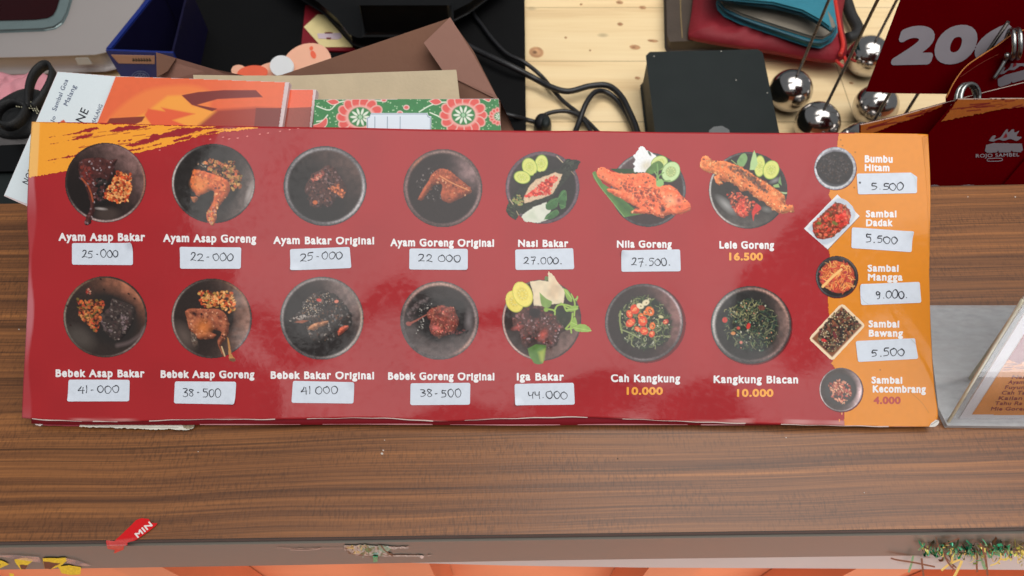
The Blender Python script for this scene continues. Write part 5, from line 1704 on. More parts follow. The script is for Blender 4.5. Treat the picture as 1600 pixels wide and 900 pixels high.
# ---- open brown paper bag
pb, pf, pm = behind(0.060), behind(0.048), behind(0.040)
bag = thing("paper_bag", "crumpled brown paper bag with folded open mouth behind the tan folder", "paper bag", pb(560.0, 250.0))
Vb = face_points(pb, [(395, 124), (440, 117), (520, 90), (600, 63), (703, 28), (740, 80), (803, 203), (800, 330), (380, 330)])
Vb, Fb = slab_geo(Vb, 0.0008, pb.n)
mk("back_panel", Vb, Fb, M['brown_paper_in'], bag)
# right side folded over, standing proud of the back panel
A1 = face_points(pb, [(703.5, 27.5), (740, 86), (775, 150), (804, 204)], 0.0006)
A2 = face_points(pf, [(662, 67), (692, 111), (700, 118), (782, 158)])
A3 = face_points(pf, [(662, 67), (692, 111), (740, 190), (790, 215)])
Vf = np.vstack([A1, A2])
Vf = np.vstack([Vf, Vf - pb.n * 0.0008])
Fq = [[0, 4, 5, 1], [1, 5, 6, 2], [2, 6, 7, 3]]
Fq = Fq + [[8 + i for i in f[::-1]] for f in Fq] + [[4, 12, 13, 5], [5, 13, 14, 6], [6, 14, 15, 7]]
mk("side_fold", Vf, Fq, M['brown_paper'], bag)
Vq = np.vstack([face_points(pf, [(700, 118), (782, 158), (783, 205), (740, 230)], -0.001), face_points(pb, [(760, 130), (804, 204), (800, 330), (720, 330)], 0.001)])
c4 = [Vq[0], Vq[1], Vq[2], Vq[3]]
Vw, Fw = slab_geo(c4, 0.0008, pf.n)
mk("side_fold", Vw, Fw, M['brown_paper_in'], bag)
Vl = np.vstack([face_points(pm, [(245, 82), (330, 107), (405, 123)]), face_points(pm, [(240, 123), (330, 130), (400, 132)], -0.006)])
Vl = np.vstack([Vl, Vl - pm.n * 0.0008])
Fl = [[0, 3, 4, 1], [1, 4, 5, 2], [7, 10, 9, 6], [8, 11, 10, 7], [0, 1, 7, 6], [1, 2, 8, 7]]
mk("front_fold", Vl, Fl, M['brown_paper'], bag)
Vl = face_points(pm, [(245, 82.5), (276, 92), (263, 112), (246, 122)], 0.0009)
Vw, Fw = slab_geo(Vl, 0.0005, pm.n)
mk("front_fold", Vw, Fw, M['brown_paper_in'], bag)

# ---- desk things, left to right
TZ = DESK_Z


def up(p, h):
    return np.asarray(p) + np.array([0, 0, h])


pz = flat(TZ + 0.030)
dev = thing("card_machine", "silver plastic machine with a dark red window in a grey green frame", "machine", flat(TZ)(60.0, 20.0))
slab("body", pz, [(-80, 85), (60, 82), (150, 79), (163, 76), (172, 66), (216, 0), (262, -70), (-80, -75)], 0.021, M['silver'], dev, bevel=0.006, segs=4)
slab("foot_plate", flat(TZ + 0.008), [(-70, 106), (60, 104), (160, 101), (200, 60), (240, -50), (-70, -50)], 0.008, M['black_matt'], dev)
fp = [(-60, 52), (70, 47), (86, 44), (96, 37), (103, 24), (116, -20), (124, -55), (-60, -55)]
slab("window_frame", pz, fp, 0.004, M['teal_grey'], dev, off=0.004, bevel=0.0025, segs=3)
ip = [(-60, 39), (60, 36), (78, 33.5), (86, 29), (91, 20), (103, -20), (110, -45), (-60, -45)]
slab("window", pz, ip, 0.003, M['dark_glass'], dev, off=0.0048, bevel=0.0008)
slab("label_tab", Plane(pz(100.0, 86.0), (0, -1, 0.35)), [(119, 90), (138, 89), (145, 99), (124, 100)], 0.002, M['grey_tab'], dev, off=0.0025)

# blue open carton
zt, zb_ = TZ + 0.062, TZ + 0.001
bx = thing("carton", "open blue cardboard carton with a tan label, between silver machine and black board", "carton", flat(TZ)(220.0, 60.0))
rim = face_points(flat(zt), [(165, 79), (270, 83), (296, -22), (246, -22)])


def wall(a, b, th, z0, name, material, inward, parent):
    d = np.array(inward, float); d[2] = 0; d /= np.linalg.norm(d)
    P = [a, b, b + d * th, a + d * th]
    V_, F__ = slab_geo(P, a[2] - z0, UPZ)
    return mk(name, V_, F__, material, parent)


cen_ = rim.mean(0)
fw = wall(rim[0], rim[1], 0.0022, zb_, "front_wall", M['blue'], cen_ - (rim[0] + rim[1]) / 2, bx)
wall(rim[0] + np.array([0.0, 0.0023, 0.0006]), rim[3] + np.array([0.0, 0, 0.0006]), 0.0042, zb_, "side_wall", M['blue'], np.array([1.0, 0, 0]), bx)
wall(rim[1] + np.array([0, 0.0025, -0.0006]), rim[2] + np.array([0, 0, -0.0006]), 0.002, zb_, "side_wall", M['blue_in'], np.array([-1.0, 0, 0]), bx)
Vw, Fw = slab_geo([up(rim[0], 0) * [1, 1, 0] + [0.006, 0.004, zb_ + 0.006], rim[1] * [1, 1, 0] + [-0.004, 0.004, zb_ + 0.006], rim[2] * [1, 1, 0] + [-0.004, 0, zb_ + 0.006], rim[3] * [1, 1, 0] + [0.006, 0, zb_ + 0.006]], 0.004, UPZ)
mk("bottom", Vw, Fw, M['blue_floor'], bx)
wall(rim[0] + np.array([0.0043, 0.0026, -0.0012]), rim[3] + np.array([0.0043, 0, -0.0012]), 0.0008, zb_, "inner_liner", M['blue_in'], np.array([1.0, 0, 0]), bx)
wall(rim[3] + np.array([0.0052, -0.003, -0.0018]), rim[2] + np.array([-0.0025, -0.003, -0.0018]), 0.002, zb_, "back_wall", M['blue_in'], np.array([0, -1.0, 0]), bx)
wn = np.cross(rim[1] - rim[0], UPZ)
wp = Plane(rim[0], wn)
slab("paper_label", wp, [(174, 85), (242, 86.5), (242, 99), (186, 98), (181, 93)], 0.0006, M['tan_label'], fw, off=0.0008)
ribbons("label_smudge", [[(208 + k * 4.2, 90), (210 + k * 4.2, 92.5), (209 + k * 4.2, 95)] for k in range(7)] + [[(207, 93), (237, 93.5)]], 1.6, lambda x, y, z: wp(x, y, z), M['wallet_brown'], fw, 0.001)
ribbons("emblem", [[(220 + 14 * math.cos(t), 121 + 11 * math.sin(t)) for t in np.linspace(3.2, 6.2, 12)], [(220 + 10.5 * math.cos(t), 121 + 8 * math.sin(t)) for t in np.linspace(3.3, 6.1, 10)],
                   [(215, 120), (219, 114), (221, 119), (225, 114), (226, 121)]], 0.9, lambda x, y, z: wp(x, y, z), M['pale_blue'], fw, 0.001)

# black board (desk mat) and the monitor foot on it
mt = flat(TZ + 0.010)
board = slab("desk_mat", mt, [(296, -40), (276, 120), (262, 230), (819, 230), (820, 205), (818, 0), (817, -60)], 0.010, M['black_soft'], None, bevel=0.0012)
tag(board, "large matt black desk mat lying under the monitor foot", "desk mat")
st_ = thing("monitor_stand", "glossy black monitor foot with angled front edge at the top of the photo", "monitor stand", flat(TZ + 0.0105)(600.0, 10.0))
slab("foot", flat(TZ + 0.038), [(430, -40), (500, 2), (528, 26), (548, 52), (560, 57), (625, 57), (650, 44), (730, 4), (790, -40)], 0.012, M['black_gloss'], st_, bevel=0.002)
slab("foot", flat(TZ + 0.0255), [(440, -40), (505, 10), (548, 58), (555, 62), (620, 62), (655, 48), (740, 0), (790, -40)], 0.0148, M['black_soft'], st_, bevel=0.001)
slab("neck", flat(TZ + 0.075), [(560, -44), (560, 5), (700, 5), (700, -44)], 0.036, M['black_gloss'], st_, bevel=0.003)
# packet with a card under the foot
pk = thing("card_packet", "dark red sleeve holding a cream card with a lilac label", "packet", flat(TZ + 0.0105)(530.0, 50.0))
slab("sleeve", flat(TZ + 0.0125), [(477, 8), (470, 78), (600, 80), (610, 8)], 0.0018, M['red_sleeve'], pk)
slab("card", flat(TZ + 0.0125), [(475, 43), (497, 23), (530, 26), (600, 30), (606, 62), (660, 62), (590, 73.5), (503, 74.5)], 0.0006, M['cream_card'], pk, off=0.0008)
slab("lilac_tag", flat(TZ + 0.0125), [(496, 54), (532, 53), (535, 60), (528, 63), (498, 61.5)], 0.0004, M['lilac'], pk, off=0.0013)
slab("stamp", flat(TZ + 0.0125), [(508, 52.5), (520, 52.5), (520, 54.2), (508, 54.2)], 0.0004, M['dark_red_ink'], pk, off=0.0018)
slab("stamp", flat(TZ + 0.0125), [(510, 60.8), (518, 60.8), (517, 63), (511, 63)], 0.0004, M['dark_red_ink'], pk, off=0.0018)

# peach toy figure lying behind the bag
tp = Plane(flat(TZ + 0.05)(450.0, 100.0), MN)
tp2 = Plane(flat(TZ + 0.05)(450.0, 100.0) + MN * 0.008, MN)
toy = thing("toy", "peach and orange plastic figure with a white disc, half hidden by the paper bag", "toy", flat(TZ + 0.0105)(440.0, 110.0))


def pebble(name, plane, cx, cy, rx, ry, h, material, parent, ang=0.0, seg=28, rings=7):
    V_, F__ = [], []
    ca, sa = math.cos(ang), math.sin(ang)
    for j in range(rings + 1):
        f = j / rings
        rr = math.cos(f * math.pi / 2) ** 0.6 if j < rings else 0.02
        for k in range(seg):
            t = 2 * math.pi * k / seg
            u, v = rr * rx * math.cos(t), rr * ry * math.sin(t)
            V_.append(plane(cx + u * ca - v * sa, cy + u * sa + v * ca, h * math.sin(f * math.pi / 2)))
    for k in range(seg):
        t = 2 * math.pi * k / seg
        u, v = rx * math.cos(t), ry * math.sin(t)
        V_.append(plane(cx + u * ca - v * sa, cy + u * sa + v * ca, -h))
    for j in range(rings):
        for k in range(seg):
            k2 = (k + 1) % seg
            F__.append([j * seg + k, j * seg + k2, (j + 1) * seg + k2, (j + 1) * seg + k][::-1])
    F__.append([rings * seg + k for k in range(seg)][::-1])
    b = (rings + 1) * seg
    for k in range(seg):
        k2 = (k + 1) % seg
        F__.append([k, k2, b + k2, b + k])
    F__.append([b + k for k in range(seg)])
    return mk(name, np.array(V_), F__, material, parent, smooth=True)


def oval(name, plane, cx, cy, rx, ry, th, material, parent, ang=0.0, off=0.0):
    ca, sa = math.cos(ang), math.sin(ang)
    P = [(cx + rx * math.cos(t) * ca - ry * math.sin(t) * sa, cy + rx * math.cos(t) * sa + ry * math.sin(t) * ca) for t in np.linspace(0, 2 * math.pi, 33)[:-1]]
    return slab(name, plane, P, th, material, parent, off=off, bevel=min(th * 0.4, 0.0012))


hd = oval("head", tp, 480, 98, 36, 26, 0.004, M['peach'], toy, -0.35, 0.002)
oval("cheek_mark", tp, 490.5, 87, 3.6, 6, 0.0006, M['orange'], hd, -0.4, 0.0024)
oval("cheek_mark", tp, 487.5, 77, 2.4, 3, 0.0006, M['orange'], hd, 0.3, 0.0024)
oval("body", tp, 432, 112, 34, 14, 0.004, M['peach'], toy, -0.15, 0.0004)
oval("foot", tp, 374, 111, 10, 7, 0.003, M['peach'], toy, 0.1, 0.0012)
oval("shirt", tp, 396, 116, 22, 10, 0.004, M['orange'], toy, -0.1, 0.0028)
oval("disc", tp2, 440, 103, 17, 15, 0.0022, M['white_plastic'], toy, 0.1)

# ---- cables
cz = flat(TZ + 0.006)
cm = flat(TZ + 0.0145)


def cable(pts, r, label, mats=M['black_rubber'], zoff=0.0, lift=None):
    P = []
    for i, (x, y) in enumerate(pts):
        base = cm if x < 822 else cz
        h = 0.0 if lift is None else lift[i]
        P.append(base(float(x), float(y), zoff + h))
    o = tube("cable", P, r, mats, None, 10)
    return tag(o, label, "cable", "black cables on the desk")


cable([(722, -20), (738, 18), (752, 38), (770, 62), (792, 84), (820, 98), (845, 118), (862, 138), (880, 158), (905, 178), (930, 202), (950, 225)], 0.0021, "thin black cable crossing under the thicker one beside the black mat")
cable([(700, 62), (745, 86), (800, 112), (835, 130), (862, 144), (888, 150), (920, 142), (948, 141), (968, 156), (982, 182), (992, 206), (998, 230)], 0.0030, "thickest black cable with an arch towards the black box", zoff=0.006)
cable([(893, 222), (903, 198), (914, 172), (928, 153), (945, 147), (962, 156), (978, 178), (990, 206), (996, 230)], 0.0026, "black cable looped in a narrow arch beside the black box", zoff=0.003, lift=[0, 0, 0.004, 0.004, 0, -0.002, -0.002, 0, 0])
cable([(842, 192), (848, 184), (862, 178), (882, 176), (900, 181), (915, 195), (930, 222)], 0.0021, "short black cable curving out of the round plug", zoff=0.002)
cable([(770, 176), (800, 182), (825, 189), (845, 194)], 0.0023, "black cable coming off the mat into the round plug", zoff=0.001)
plug = thing("plug", "round black rubber plug on the pine desk above the menu", "plug", flat(TZ)(850.0, 196.0))
pebble("body", cz, 848, 196, 14, 13, 0.010, M['black_rubber'], plug, 0.5)
pebble("cap", flat(TZ + 0.016), 853, 192, 7, 8, 0.004, M['black_matt'], plug, 0.3)

# ---- black mini computer box
mb = thing("mini_computer", "small matt black box computer with rounded corners on the pine desk", "computer", flat(TZ)(1110.0, 150.0))
slab("case", flat(TZ + 0.042), [(1012, 88), (1017, 83), (1183, 79), (1189, 83), (1218, 225), (1222, 245), (1032, 248), (1029, 225)], 0.0365, M['black_matt'], mb, bevel=0.0018, segs=3)
slab("base", flat(TZ + 0.0052), [(1008, 128), (1172, 123), (1203, 268), (1020, 272)], 0.005, M['black_soft'], mb)
for (x, y) in ((1022, 88), (1150, 125), (1127, 80), (1199, 145)):
    pebble("chip_mark", flat(TZ + 0.042), x, y, 1.1, 0.8, 0.0002, M['scrape'], mb, seg=8, rings=2)
slab("sticker", flat(TZ + 0.042), [(1108, 204), (1115, 198.5), (1128, 197), (1139, 203), (1142, 215), (1106, 218)], 0.0003, M['dull_sticker'], mb, off=0.0004)

# ---- wallets at the top
wb = thing("wallet", "dark brown leather wallet, left of the red pouch", "wallet", flat(TZ)(1075.0, 20.0), "wallets piled on the desk")
slab("cover", flat(TZ + 0.016), [(1044, -60), (1047, 55), (1050, 62), (1100, 60), (1170, 62), (1180, -60)], 0.015, M['wallet_brown'], wb, bevel=0.003, segs=3)
ribbons("stitching", [[(1062.5, -50), (1063, 0), (1064, 30), (1066, 60)]], 1.6, lambda x, y, z: flat(TZ + 0.016)(x, y, z), M['stitch'], wb, 0.0005)
rp = thing("pouch", "crumpled red zip pouch lying under the teal wallet", "pouch", flat(TZ)(1200.0, 60.0), "wallets piled on the desk")


def cushion(name, plane, poly, thick, material, parent, lump=0.002, n=26, seed=1, edge=0.35):
    """a soft flat bag: outline filled with a lumpy top"""
    P = np.array(poly, float)
    P = catmull(np.vstack([P, P[:1]]), 6)[:-1]
    cx, cy = P.mean(0)
    V_, F__ = [], []
    k = len(P)
    r_ = np.random.default_rng(seed)
    rings = 7
    for j in range(rings):
        f = 1 - j / rings
        hgt = thick * (1 - f ** 4) ** 0.5
        for i in range(k):
            q = np.array([cx, cy]) + (P[i] - [cx, cy]) * f
            l_ = lump * (math.sin(q[0] * 0.09 + seed) * math.sin(q[1] * 0.16 + 2 * seed) + 0.5 * math.sin(q[0] * 0.23 + q[1] * 0.2)) * (1 - f ** 3)
            V_.append(plane(q[0], q[1], hgt + l_))
    V_.append(plane(cx, cy, thick))
    for i in range(k):
        V_.append(plane(P[i][0], P[i][1], -thick * 0.6))
    for j in range(rings - 1):
        for i in range(k):
            i2 = (i + 1) % k
            F__.append([j * k + i, j * k + i2, (j + 1) * k + i2, (j + 1) * k + i])
    t_ = rings * k
    for i in range(k):
        i2 = (i + 1) % k
        F__.append([(rings - 1) * k + i, (rings - 1) * k + i2, t_])
        F__.append([t_ + 1 + i, t_ + 1 + i2, i2, i])
    F__.append([t_ + 1 + i for i in range(k)][::-1])
    o = mk(name, np.array(V_), F__, material, parent, smooth=True)
    bmf(o)
    return o


def bmf(o):
    import bmesh
    b = bmesh.new()
    b.from_mesh(o.data)
    bmesh.ops.recalc_face_normals(b, faces=b.faces)
    b.to_mesh(o.data)
    b.free()


cushion("cloth_body", flat(TZ + 0.022), [(1088, -60), (1082, 10), (1076, 50), (1084, 57), (1130, 66), (1200, 77), (1290, 92), (1318, 88), (1324, 76), (1316, 30), (1305, -60)], 0.008, M['red_cloth'], rp, lump=0.0032, seed=3)
tube("zip_edge", [flat(TZ + 0.028)(x, y) for (x, y) in ((1296, -40), (1304, 0), (1311, 40), (1317, 70), (1313, 86))], 0.0022, M['red_zip'], rp, 8)
tube("zip_pull", [flat(TZ + 0.020)(x, y) for (x, y) in ((1300, 86), (1308, 96), (1318, 104), (1322, 98), (1317, 84), (1313, 78))], 0.0016, M['red_zip'], rp, 8)
tube("hand_strap", [flat(TZ + 0.012)(x, y) for (x, y) in ((1308, -40), (1322, 0), (1330, 24), (1340, 44), (1336, 56), (1324, 60))], 0.006, M['black_strap'], rp, 10)
tw = thing("wallet", "teal folding wallet with grey lining, on top of the red pouch", "wallet", flat(TZ + 0.03)(1220.0, 20.0), "wallets piled on the desk")
slab("back_cover", flat(TZ + 0.036), [(1122, 2), (1124, 10), (1134, 20), (1160, 32), (1220, 52), (1262, 66), (1284, 69), (1300, 60), (1307, 50), (1306, 38), (1294, -40), (1130, -50)], 0.004, M['teal'], tw, bevel=0.0012)
slab("lining", flat(TZ + 0.0365), [(1126, 4), (1132, 12), (1160, 25), (1220, 45), (1265, 59), (1284, 61), (1297, 53), (1302, 44), (1298, 34), (1262, -20), (1140, -20)], 0.003, M['wallet_in'], tw, off=0.0035, bevel=0.001)
slab("front_cover", flat(TZ + 0.058), [(1113, -20), (1125, -6), (1165, -2), (1210, 2), (1255, 14), (1284, 30), (1297, 40), (1292, 20), (1278, -50), (1110, -50)], 0.003, M['teal'], tw, bevel=0.001)
tube("edge_piping", [flat(TZ + 0.050)(x, y) for (x, y) in ((1121, -2), (1160, 4), (1210, 11), (1252, 22), (1285, 38), (1301, 48))], 0.0024, M['teal_dark'], tw, 8)
tube("edge_piping", [flat(TZ + 0.0385)(x, y) for (x, y) in ((1124, 5), (1136, 18), (1170, 33), (1220, 50), (1262, 64), (1284, 66), (1299, 57), (1305, 46), (1301, 36))], 0.0016, M['teal_dark'], tw, 8)

# ---- left edge: black box, strap, cloths
kb = thing("cash_box", "black box with a seam along its lid, behind the counter at the left edge", "box", flat(TZ)(20.0, 280.0))
slab("lid", flat(-0.022), [(-120, 236), (62, 226), (66, 264), (-120, 268)], 0.02, M['black_gloss'], kb, bevel=0.0015)
slab("body", flat(-0.026), [(-120, 262), (70, 258), (72, 318), (-120, 322)], 0.10, M['black_matt'], kb, bevel=0.0015)
pkc = cushion("cloth", flat(TZ + 0.045), [(-60, 128), (0, 120), (40, 122), (64, 117), (86, 124), (84, 140), (60, 165), (10, 175), (-60, 180)], 0.010, M['pink_cloth'], None, 0.004, seed=5)
tag(pkc, "crumpled pink cloth at the left edge above the black strap", "cloth")
grc = cushion("cloth", flat(-0.030), [(-40, 190), (5, 192), (40, 200), (62, 212), (60, 232), (-40, 236)], 0.006, M['grey_cloth'], None, 0.003, seed=8)
tag(grc, "grey cloth under the black strap loop at the left edge", "cloth")
sb = thing("bag_strap", "black webbing strap with two loops and pale net stitching", "strap", flat(-0.03)(40.0, 180.0))
sp = flat(-0.018)
cushion("net_pouch", flat(-0.022), [(-20, 172), (12, 150), (44, 138), (74, 148), (84, 172), (70, 196), (48, 210), (-20, 210)], 0.005, M['black_strap'], sb, 0.001, seed=4)
c = Print(18, 148, 70, 205, 2.0, seed=46)
for j in range(9):
    for i in range(12):
        x, y = 22 + i * 4.0 + (j % 2) * 2.0, 153 + j * 3.2 + i * 0.5
        if inpoly(x, y, np.array([(24, 166), (36, 158), (48, 154), (50, 164), (62, 168), (62, 180), (46, 170), (34, 168)])):
            c.ell(x, y, 1.9, 0.9, (206, 200, 170), 0.5)
        y2 = y + 34; x2 = x - 2
        if inpoly(x2, y2, np.array([(20, 197), (34, 182), (38, 184), (36, 192), (24, 200)])):
            c.ell(x2, y2, 1.6, 0.8, (200, 194, 166), -0.4)
c.build("net_stitching", flat(-0.0115), 0.0, M['paper_print'], sb)


def strap(name, pts, wd, plane, off, parent, material):
    P = catmull(np.array(pts, float), 8)
    V_, F__ = [], []
    n_ = len(P)
    for i in range(n_):
        q = plane(P[i, 0], P[i, 1], off + 0.004 * math.sin(i / n_ * math.pi))
        V_ += [q + UPZ * wd / 2, q - UPZ * wd / 2]
    for i in range(n_ - 1):
        F__.append([2 * i, 2 * i + 1, 2 * i + 3, 2 * i + 2])
    o = mk(name, np.array(V_), F__, material, parent, smooth=True)
    s_ = o.modifiers.new("thickness", 'SOLIDIFY')
    s_.thickness = 0.0022
    s_.offset = 0
    return o


strap("loop", [(52, 178), (54, 152), (62, 132), (76, 119), (88, 118), (93, 128), (88, 146), (74, 166), (60, 178)], 0.008, sp, 0.006, sb, M['black_strap'])
strap("loop", [(48, 176), (28, 172), (12, 182), (7, 197), (14, 210), (28, 212), (42, 202), (50, 186), (49, 178)], 0.008, sp, 0.006, sb, M['black_strap'])
rd = slab("red_slip", flat(-0.034), [(36, 216), (54, 196), (60, 200), (52, 226)], 0.001, M['tape_red'], None)
tag(rd, "small red paper slip under the white receipt pad beside the strap", "slip")

# ================================================================== TABLE NUMBER STANDS AND CARDS
RB = 0.0202


def ball_mesh():
    me = bpy.data.meshes.new("ball")
    import bmesh
    b = bmesh.new()
    bmesh.ops.create_uvsphere(b, u_segments=40, v_segments=24, radius=RB)
    for f in b.faces:
        f.smooth = True
    b.to_mesh(me)
    b.free()
    me.materials.append(M['chrome'])
    return me


def rod_mesh(h, r=0.0013):
    me = bpy.data.meshes.new("rod")
    import bmesh
    b = bmesh.new()
    bmesh.ops.create_cone(b, cap_ends=True, segments=12, radius1=r, radius2=r, depth=h)
    for v in b.verts:
        v.co.z += h / 2 + RB * 1.9
    for f in b.faces:
        f.smooth = len(f.verts) == 4
    b.to_mesh(me)
    b.free()
    me.materials.append(M['rod'])
    return me


BALL = ball_mesh()
GROUP = "chrome ball number stands"


def stand(px, py, h, label, coil=None, at_=None):
    if at_ is None:
        p = flat(TZ + RB)(float(px), float(py))
    else:
        p = np.array(at_, float)
    root = thing("number_stand", label, "number stand", (p[0], p[1], TZ), GROUP)
    b = bpy.data.objects.new("ball", BALL)
    COL.objects.link(b)
    b.parent = root
    b.location = (0, 0, RB)
    r_ = bpy.data.objects.new("rod", rod_mesh(h))
    COL.objects.link(r_)
    r_.parent = root
    ORIGIN[root.name] = None
    top = np.array([p[0], p[1], TZ + RB * 1.9 + h])
    return root, top


def coil_on(root, cen, radius, axis, turns=2.2, pitch=0.0032, wire=0.0013):
    axis = np.array(axis, float); axis /= np.linalg.norm(axis)
    a = np.cross(axis, UPZ); a /= np.linalg.norm(a)
    b = np.cross(axis, a)
    P = []
    n_ = int(turns * 20)
    for i in range(n_ + 1):
        t = 2 * math.pi * i / 20
        P.append(np.array(cen) + radius * (math.cos(t) * a + math.sin(t) * b) + axis * (i / 20 * pitch - turns * pitch / 2))
    V_P = np.array(P)
    return tube("card_clip", V_P, wire, M['coil'], root, 10, smooth_path=False)


stand(1235, 142, 0.24, "chrome ball stand nearest the black box corner, leftmost of the stands")
s2, t2 = stand(1277, 193, 0.24, "chrome ball stand touching the menu's top edge, second from the black box")
s3, t3 = stand(1356, 88, 0.24, "chrome ball stand farthest back, beside the red zip pouch")
stand(1368, 166, 0.13, "chrome ball stand below the number card, crossed by two thin rods")
stand(1344, 226, 0.15, "chrome ball stand mostly hidden behind the menu corner and orange brushed card")
# bright second wire beside the second stand's rod
w0 = flat(TZ + 0.002)(1322.0, 84.0)
rt, _t = stand(0, 0, 0.24, "number stand with a bright wire rod, its base hidden behind the second stand's rod", at_=(w0[0], w0[1] + 0.004, TZ + RB)) if False else (None, None)

QT = math.radians(55)
QN = np.array([0, -math.sin(QT), math.cos(QT)])
q0p = np.array([0.3, 0.182, 0.0])


def qplane(d):
    return Plane(q0p - QN * d, QN)


def card(name, plane, poly, label, parent_group="maroon number cards on the stands"):
    root = thing("number_card", label, "card", face_points(plane, poly).mean(0), parent_group)
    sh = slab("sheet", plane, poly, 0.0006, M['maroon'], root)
    return root, sh


def flame_logo(plane, x, y, k, off, parent, tilt=-0.3):
    ca, sa = math.cos(tilt), math.sin(tilt)

    def T(P):
        return [(x + (a * ca - b * sa) * k, y + (a * sa + b * ca) * k) for a, b in P]
    c_ = Print(x - 10 * k, y - 24 * k, x + 62 * k, y + 32 * k, 2.0, seed=60)
    LG = (108, 102, 108)  # white logo print, darkened in its colour for the dim light here
    c_.poly(T([(0, 10), (2, 0), (14, -3), (58, -2), (60, 8), (56, 12), (44, 11), (42, 9), (40, 12), (22, 12), (21, 9), (19, 12), (4, 13)]), LG)
    c_.poly(T([(6, -6), (12, -14), (18, -14), (15, -9), (24, -12), (30, -20), (38, -30), (36, -20), (42, -24), (48, -34), (46, -20), (54, -22), (50, -14), (58, -12), (50, -6), (40, -9), (30, -6), (22, -8), (14, -5)]), LG, True)
    c_.poly(T([(28, -10), (33, -18), (35, -12)]), (112, 12, 20), True, grow=False)
    c_.build("logo", plane, off, M['gloss_print'], parent)


# card with the large number
qa = qplane(0.050)
n206, sh = card("number_card", qa, [(1353, 143), (1400, 146), (1490, 147), (1720, 146), (1760, -60), (1434, -60), (1407, 0)], "maroon card with a big slanted grey white number beginning with 20, above the chrome balls")
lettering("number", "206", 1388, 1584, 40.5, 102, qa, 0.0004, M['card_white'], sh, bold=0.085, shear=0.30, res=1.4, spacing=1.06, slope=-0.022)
# card with logo behind the upper clip
qb = qplane(0.034)
nb, sh = card("number_card", qb, [(1478, 152), (1490, 128), (1508, 104), (1530, 88), (1558, 70), (1580, 54), (1600, 46), (1740, 20), (1740, 150), (1600, 180), (1480, 200)], "maroon card with grey flame logo, held by the upper coiled clip at right edge")
c = Print(1476, 40, 1606, 160, 1.5, seed=61)
c.line([(1478.5, 152), (1490.5, 128), (1508, 104.5), (1530, 88.5), (1558, 70.5), (1580, 54.5), (1598, 47)], 2.4, (206, 130, 70))
c.line([(1500, 120), (1530, 100), (1560, 84)], 1.6, (120, 46, 30))
c.build("orange_edge", qb, 0.0004, M['gloss_print'], sh)
flame_logo(qb, 1556, 124, 1.05, 0.0004, sh, -0.28)
# wide card with orange brush marks along its upper edge
qc = qplane(0.014)
nc, sh = card("number_card", qc, [(1343, 194), (1400, 181), (1476, 160), (1528, 146), (1600, 128), (1740, 95), (1740, 300), (1420, 300), (1343, 215)], "maroon card with orange brush marks sloping up from the menu corner")
c = Print(1340, 120, 1606, 240, 1.3, seed=62)
c.poly([(1344, 195), (1400, 182), (1472, 162), (1472, 166), (1440, 180), (1400, 194), (1370, 206), (1344, 214)], (158, 82, 26), rough=0.8, tex=0.1)
for k in range(16):
    x = c.r.uniform(1346, 1450); y = 196 - (x - 1344) * 0.26 + c.r.uniform(2, 14)
    c.line([(x, y), (x + c.r.uniform(10, 30), y - c.r.uniform(3, 8))], c.r.uniform(0.8, 2), (104, 14, 18), grow=False)
c.line([(1343.5, 194.5), (1400, 181.5), (1476, 160.5), (1528, 146.5), (1600, 128.5)], 1.6, (226, 204, 190))
c.build("brush_marks", qc, 0.0004, M['gloss_print'], sh)
# front card with logo and lettering
qd = qplane(0.0)
nd, sh = card("number_card", qd, [(1496, 154), (1600, 153), (1740, 152), (1740, 300), (1440, 305), (1428, 262), (1445, 216)], "front maroon card with grey flame logo and small lettering, standing behind the counter edge")
c = Print(1440, 150, 1606, 300, 1.3, seed=63)
c.poly([(1496, 155), (1606, 154), (1606, 166), (1560, 172), (1500, 184), (1470, 190), (1486, 168)], (150, 80, 26), rough=0.8, tex=0.1)
for k in range(18):
    x = c.r.uniform(1480, 1600); y = 172 - (x - 1480) * 0.08 + c.r.uniform(-8, 12)
    c.line([(x, y), (x + c.r.uniform(10, 34), y - c.r.uniform(1, 5))], c.r.uniform(0.8, 2), (104, 14, 18), grow=False)
c.line([(1496.5, 154.3), (1600, 153.3)], 1.4, (220, 200, 186))
c.build("brush_marks", qd, 0.0004, M['gloss_print'], sh)
flame_logo(qd, 1538, 226, 1.0, 0.0005, sh, 0.0)
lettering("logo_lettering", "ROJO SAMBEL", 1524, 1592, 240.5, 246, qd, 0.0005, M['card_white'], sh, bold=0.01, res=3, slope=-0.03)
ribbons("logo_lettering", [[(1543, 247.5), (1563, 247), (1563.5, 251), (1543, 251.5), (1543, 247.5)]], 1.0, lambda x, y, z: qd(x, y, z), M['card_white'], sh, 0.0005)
c = Print(1440, 282, 1606, 300, 1.5, seed=64)
for (x, w_) in ((1460, 14), (1513, 26), (1598, 22)):
    c.ell(x, 300, w_, 12, (110, 102, 108))  # white digit tops, with the shade of the card put into their grey
c.build("number", qd, 0.0004, M['gloss_print'], sh)
# edge of one more card, lower right
qe = Plane(q0p + QN * 0.003, QN)
ne, sh = card("number_card", qe, [(1562, 296), (1602, 249), (1740, 90), (1740, 300)], "corner of a maroon card with slanted edge at lower right of the cards")

